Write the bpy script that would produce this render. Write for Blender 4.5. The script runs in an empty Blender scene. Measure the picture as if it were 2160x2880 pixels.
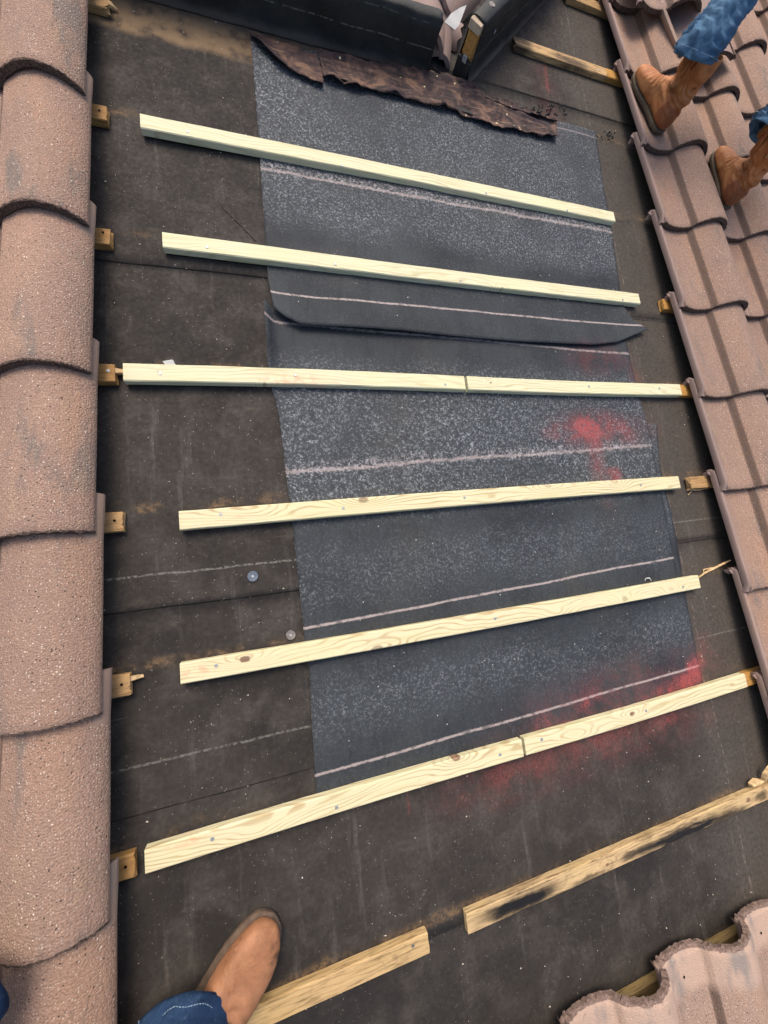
import bpy, bmesh, math, random
from mathutils import Vector, Matrix, Euler, noise as mn
random.seed(7)
SC = bpy.context.scene
COL = SC.collection
PI = math.pi

# ---------------------------------------------------------------- camera
F_PX = 384.0                       # focal length in pixels of the 768 wide picture
CAM = Vector((0.2864, -0.4692, 0.9656))
ROT = Euler((0.1613, -0.2886, -0.119), 'XYZ')
cd = bpy.data.cameras.new('camera'); co = bpy.data.objects.new('camera', cd); COL.objects.link(co)
cd.sensor_fit = 'HORIZONTAL'; cd.sensor_width = 36; cd.lens = 36 * F_PX / 768
cd.clip_start = 0.02; cd.clip_end = 500
co.location = CAM; co.rotation_euler = ROT
SC.camera = co
# ---------------------------------------------------------------- light
SUN_EL, SUN_AZ = 54, -14            # elevation; azimuth from +Y towards +X (degrees)
W = bpy.data.worlds.new('World'); SC.world = W; W.use_nodes = True
nt = W.node_tree; bg = nt.nodes['Background']
sky = nt.nodes.new('ShaderNodeTexSky'); sky.sky_type = 'NISHITA'; sky.sun_disc = False
sky.sun_elevation = math.radians(SUN_EL); sky.sun_rotation = math.radians(SUN_AZ)
sky.air_density = 1.0; sky.dust_density = 5.0; sky.ozone_density = 1.0
nt.links.new(sky.outputs[0], bg.inputs[0]); bg.inputs[1].default_value = 0.15
sd = bpy.data.lights.new('sun', 'SUN'); so = bpy.data.objects.new('sun', sd); COL.objects.link(so)
sd.energy = 1.3; sd.angle = math.radians(30); sd.color = (1.0, 0.90, 0.77)
d = Vector((math.sin(math.radians(SUN_AZ)) * math.cos(math.radians(SUN_EL)), math.cos(math.radians(SUN_AZ)) * math.cos(math.radians(SUN_EL)), math.sin(math.radians(SUN_EL))))
so.rotation_euler = d.to_track_quat('Z', 'Y').to_euler()
SC.view_settings.view_transform = 'Standard'; SC.view_settings.look = 'None'
SC.view_settings.exposure = 0.47; SC.view_settings.gamma = 1.0
SC.view_settings.use_curve_mapping = False

RM = ROT.to_matrix()
def at(px, py, z=0.0):
    """point of the roof at height z seen at pixel (px, py) of the 2160 x 2880 photograph"""
    s = 768 / 2160
    d = RM @ Vector(((px * s - 384) / F_PX, -(py * s - 512) / F_PX, -1))
    return CAM + d * ((z - CAM.z) / d.z)
def seen(p, m=0):
    v = RM.transposed() @ (Vector(p) - CAM)
    if v.z >= -0.05: return False
    x = 384 - F_PX * v.x / v.z; y = 512 + F_PX * v.y / v.z
    return -m < x < 768 + m and -m < y < 1024 + m

# ---------------------------------------------------------------- object helpers
def thing(name, label, cat, loc=(0, 0, 0), rot=(0, 0, 0), group=None):
    o = bpy.data.objects.new(name, None); COL.objects.link(o)
    o.location = loc; o.rotation_euler = rot; o.empty_display_size = 0.05
    o['label'] = label; o['category'] = cat
    if group: o['group'] = group
    return o
def tag(o, label=None, cat=None, group=None, kind=None):
    if label: o['label'] = label
    if cat: o['category'] = cat
    if group: o['group'] = group
    if kind: o['kind'] = kind
    return o
def link(name, me, mats=None, parent=None, loc=None, smooth=True, label=None):
    o = bpy.data.objects.new(name, me); COL.objects.link(o)
    for m in (mats if isinstance(mats, (list, tuple)) else [mats] if mats else []): me.materials.append(m)
    if parent: o.parent = parent
    if loc is not None: o.location = loc
    if smooth is not None:
        me.polygons.foreach_set('use_smooth', [bool(smooth)] * len(me.polygons))
    if label: o['label'] = label
    return o
def pymesh(name, vs, fs, mi=None):
    me = bpy.data.meshes.new(name); me.from_pydata([tuple(v) for v in vs], [], fs)
    if mi: me.polygons.foreach_set('material_index', mi)
    me.update(); return me
def fixn(me):
    bm = bmesh.new(); bm.from_mesh(me); bmesh.ops.recalc_face_normals(bm, faces=bm.faces[:]); bm.to_mesh(me); bm.free(); me.update()
    return me
def lerp(a, b, t): return a + (b - a) * t
def pw(x, pts):
    """piecewise linear"""
    if x <= pts[0][0]: return pts[0][1]
    for (a, b), (c, d) in zip(pts, pts[1:]):
        if x <= c: return lerp(b, d, (x - a) / (c - a))
    return pts[-1][1]
def sst(x, a, b):
    t = max(0, min(1, (x - a) / (b - a))); return t * t * (3 - 2 * t)
def nz(*p): return mn.noise(Vector(p))

# ---------------------------------------------------------------- shader helpers
class S:
    """a socket of a shader graph with arithmetic"""
    def __init__(s, g, sock): s.g, s.s = g, sock
    def _m(s, op, *o, clamp=False):
        n = s.g.nodes.new('ShaderNodeMath'); n.operation = op; n.use_clamp = clamp
        for i, v in enumerate((s,) + o): s.g.put(n.inputs[i], v)
        return S(s.g, n.outputs[0])
    def __add__(s, o): return s._m('ADD', o)
    def __radd__(s, o): return s._m('ADD', o)
    def __sub__(s, o): return s._m('SUBTRACT', o)
    def __mul__(s, o): return s._m('MULTIPLY', o)
    def __rmul__(s, o): return s._m('MULTIPLY', o)
    def abs(s): return s._m('ABSOLUTE')
    def max(s, o): return s._m('MAXIMUM', o)
    def min(s, o): return s._m('MINIMUM', o)
    def sin(s): return s._m('SINE')
    def pow(s, o): return s._m('POWER', o)
    def clamp(s): return s._m('ADD', 0.0, clamp=True)
    def inv(s): return (s * -1.0) + 1.0
    def sm(s, a, b, lo=0.0, hi=1.0, kind='SMOOTHSTEP'):
        n = s.g.nodes.new('ShaderNodeMapRange'); n.interpolation_type = kind; n.clamp = True
        s.g.put(n.inputs[0], s)
        if a > b: a, b, lo, hi = b, a, hi, lo
        for i, v in enumerate((a, b, lo, hi)): n.inputs[i + 1].default_value = v
        return S(s.g, n.outputs[0])
class G:
    def __init__(g, name, rough=0.8, spec=0.3):
        g.mat = bpy.data.materials.new(name); g.mat.use_nodes = True
        g.t = g.mat.node_tree; g.nodes = g.t.nodes
        g.bsdf = g.nodes['Principled BSDF']; g.bsdf.inputs['Roughness'].default_value = rough
        g.bsdf.inputs['Specular IOR Level'].default_value = spec
        g._geo = g._tc = None
    def put(g, inp, v):
        if isinstance(v, S): g.t.links.new(v.s, inp)
        elif isinstance(v, (tuple, list)): inp.default_value = tuple(v) + ((1,) if len(inp.default_value) == 4 and len(v) == 3 else ())
        else: inp.default_value = v
    def pos(g):
        if not g._geo: g._geo = g.nodes.new('ShaderNodeNewGeometry')
        return S(g, g._geo.outputs['Position'])
    def obj(g):
        if not g._tc: g._tc = g.nodes.new('ShaderNodeTexCoord')
        return S(g, g._tc.outputs['Object'])
    def rnd(g):
        n = g.nodes.new('ShaderNodeObjectInfo'); return S(g, n.outputs['Random'])
    def xyz(g, v):
        n = g.nodes.new('ShaderNodeSeparateXYZ'); g.put(n.inputs[0], v); return [S(g, n.outputs[i]) for i in range(3)]
    def vec(g, x, y, z):
        n = g.nodes.new('ShaderNodeCombineXYZ')
        for i, v in enumerate((x, y, z)): g.put(n.inputs[i], v)
        return S(g, n.outputs[0])
    def map(g, v, loc=(0, 0, 0), rot=0, scale=(1, 1, 1), kind='POINT'):
        n = g.nodes.new('ShaderNodeMapping'); n.vector_type = kind
        g.put(n.inputs[0], v); n.inputs[1].default_value = loc; n.inputs[2].default_value = (0, 0, rot); n.inputs[3].default_value = scale
        return S(g, n.outputs[0])
    def vadd(g, a, b):
        n = g.nodes.new('ShaderNodeVectorMath'); n.operation = 'ADD'; g.put(n.inputs[0], a); g.put(n.inputs[1], b); return S(g, n.outputs[0])
    def length(g, a):
        n = g.nodes.new('ShaderNodeVectorMath'); n.operation = 'LENGTH'; g.put(n.inputs[0], a); return S(g, n.outputs['Value'])
    def noise(g, v, scale, detail=3, rough=0.55, dist=0.0):
        n = g.nodes.new('ShaderNodeTexNoise'); g.put(n.inputs['Vector'], v)
        n.inputs['Scale'].default_value = scale; n.inputs['Detail'].default_value = detail
        n.inputs['Roughness'].default_value = rough; n.inputs['Distortion'].default_value = dist
        return S(g, n.outputs[0])
    def vor(g, v, scale, feature='F1'):
        n = g.nodes.new('ShaderNodeTexVoronoi'); n.feature = feature; g.put(n.inputs['Vector'], v); n.inputs['Scale'].default_value = scale
        return S(g, n.outputs['Distance']), (S(g, n.outputs['Color']) if feature == 'F1' else None)
    def red(g, c):
        n = g.nodes.new('ShaderNodeSeparateColor'); g.put(n.inputs[0], c); return [S(g, n.outputs[i]) for i in range(3)]
    def mix(g, f, a, b, mode='MIX'):
        n = g.nodes.new('ShaderNodeMix'); n.data_type = 'RGBA'; n.blend_type = mode
        g.put(n.inputs[0], f); g.put(n.inputs[6], a); g.put(n.inputs[7], b); return S(g, n.outputs[2])
    def ramp(g, f, stops):
        n = g.nodes.new('ShaderNodeValToRGB'); g.put(n.inputs[0], f); e = n.color_ramp.elements
        while len(e) < len(stops): e.new(0.5)
        for el, (p, c) in zip(e, stops): el.position = p; el.color = tuple(c) + (1,)
        return S(g, n.outputs[0])
    def bump(g, h, strength=0.3, dist=0.002):
        n = g.nodes.new('ShaderNodeBump'); g.put(n.inputs['Height'], h); n.inputs['Strength'].default_value = strength; n.inputs['Distance'].default_value = dist
        g.t.links.new(n.outputs[0], g.bsdf.inputs['Normal'])
    def color(g, c): g.put(g.bsdf.inputs['Base Color'], c); return g.mat
    def rough(g, r): g.put(g.bsdf.inputs['Roughness'], r)
def plain(name, col, rough=0.7, spec=0.3, metal=0.0, var=0.15, sc=60, bump=0.2):
    g = G(name, rough, spec); g.bsdf.inputs['Metallic'].default_value = metal
    n = g.noise(g.obj(), sc, 4)
    g.color(g.mix(n.sm(.3, .7), tuple(c * (1 - var) for c in col), tuple(min(1, c * (1 + var)) for c in col)))
    g.bump(g.noise(g.obj(), sc * 5, 3), bump, 0.001)
    return g.mat

# red marking paint oversprayed on whatever lay there: (photo px, py, radius x, radius y in m, angle, strength)
def c6(x, y): return 1400 + x * .4581, 700 + y * .4581
def c9(x, y): return 1440 + x * .434, 1400 + y * .434
SPRAY = [(*c6(560, 1095), .060, .026, .2, .62), (*c6(560, 1110), .13, .050, 0, .28), (*c6(420, 1120), .07, .022, .1, .4), (*c6(700, 1110), .15, .045, 0, .30), (*c6(590, 1260), .03, .13, .1, .30),
         (*c6(712, 1395), .028, .022, 0, .85), (*c6(600, 680), .10, .05, 0, .22), (*c6(840, 790), .03, .06, 0, .16),
         (*c9(1180, 1130), .045, .030, .9, .95), (*c9(1080, 1210), .07, .022, .45, .7), (*c9(950, 1270), .08, .02, .3, .3), (*c9(470, 1360), .055, .022, .3, .42), (*c9(330, 1420), .10, .03, .2, .22),
         (*c9(700, 1290), .30, .08, .05, .20), (*c9(1250, 1010), .06, .05, 0, .18), (*c9(1010, 1440), .035, .02, 0, .42), (*c9(900, 1500), .26, .06, 0, .13), (*c9(350, 1640), .22, .07, 0, .13),
         (1395, 2200, .14, .05, 0, .16), (1147, 2245, .004, .028, 0, .5), (1540, 250, .006, .12, -.12, .28), (1540, 270, .05, .14, 0, .10)]
def spray(g, p):
    tot = None
    for px, py, rx, ry, an, s in SPRAY:
        w = at(px, py)
        m = g.map(p, (w.x, w.y, 0), an, (rx, ry, 1e6), 'TEXTURE')
        f = (g.length(m)).sm(0.15, 1.9, s, 0.0)
        tot = f if tot is None else tot + f
    x, y, z = g.xyz(p)
    n = g.noise(p, 13, 5, .68).sm(.34, .66, .12, 1.35)
    sp = g.noise(p, 210, 3, .7).sm(.36, .62, .25, 1.3)
    return (tot * n * sp).clamp()
RED = (.54, .095, .09)

# ---------------------------------------------------------------- materials
def felt_old():
    g = G('old_felt', .85, .16); p = g.pos(); x, y, z = g.xyz(p)
    big = g.noise(p, 2.3, 5, .62); mid = g.noise(p, 11, 5, .62, .4); fine = g.noise(p, 90, 4, .65)
    c = g.mix(big.sm(.35, .65), (.029, .026, .024), (.050, .043, .038))
    c = g.mix(mid.sm(.42, .70) * .6, c, (.086, .075, .065))
    c = g.mix((x.sm(1.45, 1.62) * .55), c, (.105, .088, .072))
    # streaks running down the slope
    st = g.noise(g.map(p, scale=(26, 2.2, 1)), 1, 4, .7).sm(.56, .76)
    c = g.mix(st * .42, c, (.16, .145, .13))
    c = g.mix(fine.sm(.3, .8) * .45, c, (.020, .018, .017), 'MIX')
    # rust and dirt that collected along the old battens
    yy = y + (g.noise(p, 7, 3).__sub__(.5)) * .05
    per = (yy + .343 * 20 - .040)._m('MODULO', .343)
    band = per.sm(.0, .013) * per.sm(.040, .012)
    patch = g.noise(g.map(p, scale=(1, 1, 1)), 6.5, 4, .65).sm(.46, .64)
    c = g.mix(band * patch * g.noise(p, 75, 4, .7).sm(.38, .60, .15, 1) * .8, c, (.235, .150, .080))
    band2 = per.sm(.300, .343) * g.noise(p, 8, 4, .6).sm(.5, .7)
    c = g.mix(band2 * .5, c, (.022, .020, .020))
    # the wide tan stain below the black upstand
    ts = (y + g.noise(p, 14, 4).__mul__(.03)).sm(1.005, 1.035) * (y + g.noise(p, 18, 3).__mul__(.02)).sm(1.16, 1.09)
    c = g.mix(ts * x.sm(1.6, 1.0) * g.noise(p, 16, 4).sm(.25, .55) * .85, c, (.26, .175, .10))
    # printed lines
    for Y, x0, x1, w_, s in ((-.441, -.4, .36, .0035, .75), (-.826, -.4, .36, .0035, .6), (-.452, 1.60, 1.9, .003, .7), (-.838, 1.60, 1.9, .003, .7)):
        wob = y + (g.noise(p, 12, 2) - .5) * .006 - Y
        l = wob.abs().sm(w_, w_ * .4) * g.noise(p, 120, 2).sm(.35, .6) * x.sm(x0 - .01, x0) * x.sm(x1 + .01, x1)
        c = g.mix(l * s, c, (.19, .19, .165))
    for X, s in ((1.62, .35), (1.585, .2)):
        l = (x + (g.noise(p, 9, 2) - .5) * .02 - X).abs().sm(.004, .001) * g.noise(p, 60, 3).sm(.45, .62)
        c = g.mix(l * s, c, (.30, .24, .19))
    # scuffs
    sc = g.noise(g.map(p, scale=(9, 60, 1)), 1, 3, .6, 1.2).sm(.70, .78) * g.noise(p, 4, 2).sm(.45, .6)
    c = g.mix(sc * .5, c, (.26, .25, .24))
    # dark laps
    for Y, x0, x1 in ((.315, -.4, .40), (.306, 1.56, 1.9), (-.5145, -.4, .36), (-.524, 1.62, 1.9), (-.917, -.05, .36), (1.19, 1.24, 1.9)):
        wob = y + (g.noise(p, 5, 3) - .5) * .008 - Y
        l = wob.abs().sm(.0019, .0008) * x.sm(x0 - .02, x0) * x.sm(x1 + .02, x1)
        c = g.mix(l * .85 * g.noise(p, 14, 3).sm(.3, .5, .35, 1), c, (.008, .008, .008))
    # long dark scratch
    # granules and crumbs of tile
    for sc_, thr, col, s in ((310, .95, (.34, .31, .27), .7), (200, .988, (.58, .54, .48), .85), (120, .9965, (.50, .42, .30), .8)):
        v, vc = g.vor(g.map(p, scale=(1, .72, 1)), sc_)
        r, gg, b = g.red(vc)
        f = v.sm(.34, .20) * r.sm(thr, thr + .02) * g.noise(p, 5, 3).sm(.38, .60, .25, 1)
        c = g.mix(f * s, c, col)
    dash = (g.noise(p, 130, 1, .4, 2.2) - .5).abs().sm(.012, .002) * g.noise(p, 75, 2).sm(.58, .66) * g.noise(p, 7, 3).sm(.42, .62)
    c = g.mix(dash * .55, c, (.33, .31, .27))
    smear = g.noise(g.map(p, rot=.5, scale=(5, 14, 1)), 1, 5, .7, .8).sm(.60, .80)
    c = g.mix(smear * .30, c, (.16, .13, .105))
    c = g.mix(spray(g, p) * .56, c, RED)
    g.rough(fine.sm(.3, .7, .70, .92)); g.bump(fine * .6 + mid * .6 + g.noise(p, 400, 2) * .5, .5, .0022)
    return g.color(c)
def felt_new(name, lines, bands, base=.0):
    """lines: (Y at X=.35, slope, half width, strength, fuzz); bands: (Y low, Y high, amount of pale fibre glints)"""
    g = G(name, .70, .16); p = g.pos(); x, y, z = g.xyz(p)
    big = g.noise(p, 3.2, 4, .6); mid = g.noise(g.map(p, scale=(14, 9, 1)), 1, 5, .65)
    c = g.mix(big.sm(.35, .65), (.028, .032, .037), (.046, .052, .058))
    c = g.mix(mid.sm(.45, .72) * .5, c, (.034, .037, .040))
    c = g.mix(g.noise(p, 2.1, 3).sm(.52, .72) * .55, c, (.075, .074, .066))
    st = g.noise(g.map(p, scale=(90, 12, 1)), 1, 5, .75).sm(.48, .70)
    c = g.mix(st * .5, c, (.018, .020, .023))
    st2 = g.noise(g.map(p, (4, 4, 0), scale=(110, 16, 1)), 1, 4, .7).sm(.56, .74)
    c = g.mix(st2 * .35, c, (.085, .095, .105))
    dens = None
    for a, b, k in bands:
        wob = y + (g.noise(p, 5, 3) - .5) * .10
        f = wob.sm(a - .05, a + .05) * wob.sm(b + .05, b - .05) * k
        dens = f if dens is None else dens.max(f)
    dens = dens * g.noise(p, 3.6, 4, .6).sm(.30, .60, .30, 1.0)
    # curled pale fibres and mineral glints pressed in the surface
    w1 = (g.noise(g.map(p, scale=(1, 1, 1)), 84, 2, .5, 1.6) - .5).abs().sm(.034, .004)
    w2 = (g.noise(g.map(p, (3, 7, 0)), 125, 2, .5, 1.2) - .5).abs().sm(.032, .004)
    brk = g.noise(p, 150, 2, .5).sm(.45, .58)
    worm = ((w1 + w2) * brk).clamp()
    c = g.mix(dens * .36, c, (.086, .097, .107))
    c = g.mix((worm * dens).clamp(), c, (.37, .395, .42))
    c = g.mix(worm * .12, c, (.30, .32, .34))
    dark = g.noise(p, 95, 3, .65).sm(.52, .40) * dens
    c = g.mix(dark * .70, c, (.030, .033, .040))
    for Y, m, w_, s, fz in lines:
        wob = y - (x - .35) * m - Y + (g.noise(p, 2.5, 2) - .5) * .016 + (g.noise(p, 90, 3, .7) - .5) * fz
        l = wob.abs().sm(w_, w_ * .45) * (g.noise(p, 60, 3, .6).sm(.32, .50, .35, 1) if w_ < .01 else (worm + g.noise(p, 110, 3, .7).sm(.52, .62)) * g.noise(g.map(p, scale=(6, 3, 1)), 1, 3).sm(.36, .52, .3, 1))
        c = g.mix((l * s).clamp(), c, (.36, .305, .29) if w_ < .01 else (.46, .43, .44))
    v, vc = g.vor(p, 130); r, gg, b = g.red(vc)
    c = g.mix(v.sm(.22, .13) * r.sm(.988, .990), c, (.75, .73, .68))
    c = g.mix(spray(g, p) * .56, c, RED)
    g.rough(worm.sm(0, 1, .62, .45)); g.bump(worm * .6 + g.noise(p, 260, 3) * .7 + mid * .5, .55, .0018)
    return g.color(c)
def tile_mat(name='tile_granules', base=((.395, .252, .186), (.330, .220, .168)), grey=.46, smooth=False, headed=False):
    g = G(name, .88, .25); o = g.obj(); r = g.rnd()
    o = g.vadd(o, g.vec(r * 37.0, r * 71.0, r * 13.0)); x, y, z = g.xyz(g.obj())
    big = g.noise(o, 6, 4, .6); fine = g.noise(o, 330, 3, .65)
    c = g.mix(big.sm(.35, .62), base[0], base[1])
    c = g.mix(g.noise(g.map(o, scale=(9, 2.2, 4)), 1, 3).sm(.5, .68) * .6, c, (base[0][0] * 1.12, base[0][1] * 1.02, base[0][2] * .88))
    c = g.mix(g.noise(g.map(o, scale=(16, 4, 10)), 1, 4, .6).sm(.54, .70) * grey * 2, c, (.19, .165, .145))
    c = g.mix(g.noise(g.map(o, (5, 2, 1), scale=(22, 7, 12)), 1, 4, .65).sm(.56, .70) * .5, c, (.42, .29, .19))
    c = g.mix(r * .5, c, (base[1][0] * .86, base[1][1] * .88, base[1][2] * .9))
    # weathered head and washed nose
    if not smooth:
        c = g.mix(fine.sm(.30, .58, .50, 0), c, (.10, .068, .055))
        v, vc = g.vor(o, 280); rr, gg, b = g.red(vc)
        c = g.mix(v.sm(.42, .24) * rr.sm(.74, .80) * .75, c, (.56, .44, .37))
        v2, vc2 = g.vor(o, 230); r2, g2, b2 = g.red(vc2)
        c = g.mix(v2.sm(.34, .20) * r2.sm(.95, .96), c, (.72, .62, .52))
        v3, vc3 = g.vor(o, 190); r3, g3, b3 = g.red(vc3)
        c = g.mix(v3.sm(.34, .20) * r3.sm(.90, .92), c, (.06, .045, .04))
        # narrow darker strip along the riser between pan and roll
        riser = (x - .1530).abs().sm(.009, .004)
        c = g.mix(riser * .70, c, (.085, .058, .047))
        if headed:
            hd = (y + (g.noise(o, 16, 4, .6) - .5) * .05).sm(-.112, -.072)
            hc = g.mix(g.noise(g.map(o, scale=(14, 5, 5)), 1, 4, .6).sm(.50, .66), (.47, .335, .262), (.27, .23, .205))
            hc = g.mix(g.noise(o, 30, 4, .7).sm(.6, .75) * .7, hc, (.12, .10, .095))
            c = g.mix(hd * .92, c, hc)
        g.bump(fine * 1.0 + v * .8, .8, .0022)
    else:
        c = g.mix(fine.sm(.35, .6, .25, 0), c, (.12, .085, .07))
        g.bump(fine, .35, .001)
    return g.color(c)
def nose_edge_mat():  # rough tile nose edges, mottled and darker than the tile body
    g = G('tile_nose_edge', .95, .15); o = g.obj()
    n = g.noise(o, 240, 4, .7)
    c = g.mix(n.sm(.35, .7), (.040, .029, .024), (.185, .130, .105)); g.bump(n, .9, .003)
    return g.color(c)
def broken_mat():
    g = G('broken_concrete', .95, .15); o = g.obj()
    n = g.noise(o, 160, 5, .7)
    c = g.mix(n.sm(.3, .7), (.14, .095, .078), (.32, .225, .185)); g.bump(n, 1.0, .004)
    return g.color(c)
def wood_mat(name, knots=(), seed=0.0, old=False, pale=(.83, .775, .50), line=(.60, .455, .215), amt=.55, char=(), pink=()):
    g = G(name, .68, .25); o = g.obj(); x, y, z = g.xyz(o)
    q = g.vec(x + seed * 3.7, y + seed, z)
    big = g.noise(g.map(q, scale=(2.4, 10, 10)), 1, 3, .5)
    ph = y * 1.0 + z * .55 + (big - .5) * .105 + (g.noise(g.map(q, scale=(9, 30, 30)), 1, 2, .5) - .5) * .012
    kmask = None; kr = None
    for kn in knots:
        kx, ky, s = kn[:3]; dk = kn[3] if len(kn) > 3 else 1.0
        dx = (x - kx) * (1 / s); dy = (y - ky) * (1 / (s * .62))
        dd = (dx * dx * .16 + dy * dy * .55)
        ph = ph + (dd * -1.0)._m('EXPONENT') * .034
        rad = (dx * dx + dy * dy)._m('SQRT') + (g.noise(q, 160, 2) - .5) * .35
        k = (rad.sm(.66, .40) * min(1.0, dk * 1.3)); kk = (rad * 9.0).sin().sm(-1, 1)
        kmask = k if kmask is None else kmask.max(k); kr = kk if kr is None else kr.min(kk)
    rings = ((ph * (2 * PI / .0105)).sin() + (g.noise(g.map(q, scale=(6, 90, 90)), 1, 3) - .5) * 1.6)
    rg = rings.sm(.25, 1.15)
    fib = g.noise(g.map(q, scale=(9, 420, 420)), 1, 3, .6)
    c = g.mix(rg * amt * g.noise(g.map(q, scale=(3, 20, 20)), 1, 2).sm(.3, .65, .35, 1), pale, line)
    c = g.mix(fib.sm(.45, .75) * .35, c, tuple(v * .66 for v in pale))
    c = g.mix(g.noise(g.map(q, scale=(5, 55, 55)), 1, 4, .6).sm(.50, .68) * .45, c, (pale[0] * .80, pale[1] * .76, pale[2] * .62))
    c = g.mix(g.noise(q, 70, 3, .7).sm(.66, .74) * .5, c, tuple(v * .55 for v in pale))
    c = g.mix(g.noise(q, 5, 3).sm(.45, .7) * .35, c, (pale[0] * .90, pale[1] * .97, pale[2] * .82))
    for kx, ky, s in pink:
        m = g.length(g.map(o, (kx, ky, .02), 0, (s, s * .22, 1), 'TEXTURE')).sm(1.1, .1) * g.noise(q, 45, 3).sm(.4, .65)
        c = g.mix(m * .55, c, (.75, .30, .18))
    if kmask is not None:
        c = g.mix(kmask * .85, c, g.mix(kr * .6, (.14, .062, .040), (.36, .19, .11)))
    if old:
        c = g.mix(g.noise(g.map(q, scale=(12, 160, 160)), 1, 4, .7).sm(.48, .68) * .75, c, tuple(v * .42 for v in line))
        c = g.mix(g.noise(q, 22, 4).sm(.55, .75) * .5, c, (.09, .055, .03))
    for kx, ky, sx, sy, s in char:
        w = g.vec(x + (g.noise(q, 16, 4) - .5) * .09, y + (g.noise(g.map(q, scale=(1, 4, 1)), 22, 4, .6) - .5) * .03, z)
        m = g.length(g.map(w, (kx, ky, .02), 0, (sx, sy, .6), 'TEXTURE')).sm(1.35, .45)
        c = g.mix(m * g.noise(g.map(q, scale=(7, 80, 80)), 1, 4, .7).sm(.28, .50, .60, 1) * s, c, (.011, .010, .010))
    g.bump(fib + rg * .4, .35, .0008)
    return g.color(c)
M = {}
M['old_felt'] = felt_old()
M['felt1'] = felt_new('new_felt_top', [(.643, .006, .006, .75, .022), (.655, .006, .020, .55, .030), (.262, .006, .0042, 1.0, .006), (1.066, .0, .004, .55, .006)], [(.48, 1.2, 1.0), (.30, .42, .12)])
M['felt2'] = felt_new('new_felt_middle', [(-.222, .036, .006, .7, .022), (-.216, .036, .022, .50, .034), (-.607, .033, .0042, 1.0, .006), (.183, -.02, .005, .75, .010)], [(-.34, .07, 1.0), (-.55, -.42, .45)])
M['felt3'] = felt_new('new_felt_bottom', [(-.932, .010, .0042, .95, .006)], [(-.85, -.74, .55), (-.47, -.02, .6)])
M['tile'] = tile_mat(); M['tile_headed'] = tile_mat('weathered_tile_head', ((.40, .270, .205), (.35, .245, .195)), .35, False, True); M['lip'] = tile_mat('tile_smooth_concrete', ((.34, .245, .215), (.30, .215, .19)), .1, True)
M['head'] = tile_mat('tile_head_concrete', ((.36, .25, .195), (.31, .215, .17)), .45, True)
M['nose_edge'] = nose_edge_mat(); M['broken'] = broken_mat()
M['void'] = plain('dark_hole', (.01, .008, .007), .9, .1)
M['steel'] = plain('galvanised_nail', (.36, .38, .39), .5, .5, .5, .12, 400)
M['washer'] = plain('blue_plastic_cap', (.10, .125, .16), .5, .4, 0, .2, 120)
M['washer2'] = plain('grey_metal_cap', (.20, .18, .165), .5, .4, .3, .4, 160)
def wrap_mat():
    g = G('black_felt_wrap', .62, .4); p = g.pos(); x, y, z = g.xyz(p)
    n = g.noise(p, 60, 5, .65); b = g.noise(p, 7, 4, .6)
    c = g.mix(b.sm(.35, .65), (.007, .008, .008), (.020, .021, .020))
    c = g.mix(n.sm(.55, .8) * .4, c, (.06, .06, .055))
    for Z, s in ((.062, .55), (.118, .3)):
        l = (z + (g.noise(p, 9, 2) - .5) * .004 - Z).abs().sm(.0024, .0008) * g.noise(p, 70, 2).sm(.4, .58)
        c = g.mix(l * s, c, (.20, .20, .17))
    dirt = (z + (g.noise(p, 20, 4, .6) - .5) * .03).sm(.022, .004)
    c = g.mix(dirt * .35, c, (.12, .085, .055))
    g.bump(n + b * 2, .5, .003); return g.color(c)
M['wrap'] = wrap_mat()
def torn_mat():
    g = G('torn_membrane', .7, .35); p = g.pos()
    a = g.noise(p, 13, 5, .7, 1.0); b = g.noise(g.map(p, rot=.27, scale=(9, 80, 20)), 1, 5, .7, .6); f = g.noise(p, 150, 4, .7)
    c = g.ramp(a.sm(.3, .7), [(0, (.018, .012, .012)), (.35, (.045, .026, .025)), (.6, (.095, .054, .044)), (1, (.22, .125, .078))])
    c = g.mix(b.sm(.50, .64) * .75, c, (.018, .012, .012))
    c = g.mix(g.noise(p, 7, 3).sm(.48, .62) * .55, c, (.030, .016, .022))
    c = g.mix(b.sm(.44, .28) * .6, c, (.40, .255, .15))
    v, vc = g.vor(p, 75); r, gg, bb = g.red(vc)
    c = g.mix(v.sm(.3, .15) * r.sm(.95, .96), c, (.75, .62, .35))
    g.bump(f + b, .8, .004); return g.color(c)
M['torn'] = torn_mat()
M['under'] = plain('membrane_underside', (.016, .015, .015), .5, .5, 0, .4, 90)
M['paper'] = plain('tag_paper', (.80, .82, .83), .6, .3, 0, .03, 60, .05)
M['print'] = plain('tag_print', (.12, .14, .16), .6, .3, 0, .05)
M['sheet_metal'] = plain('white_flashing', (.36, .36, .35), .5, .4, 0, .12, 20)
M['splinter'] = plain('splinter_wood', (.62, .43, .22), .7, .3, 0, .3, 90)
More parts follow.
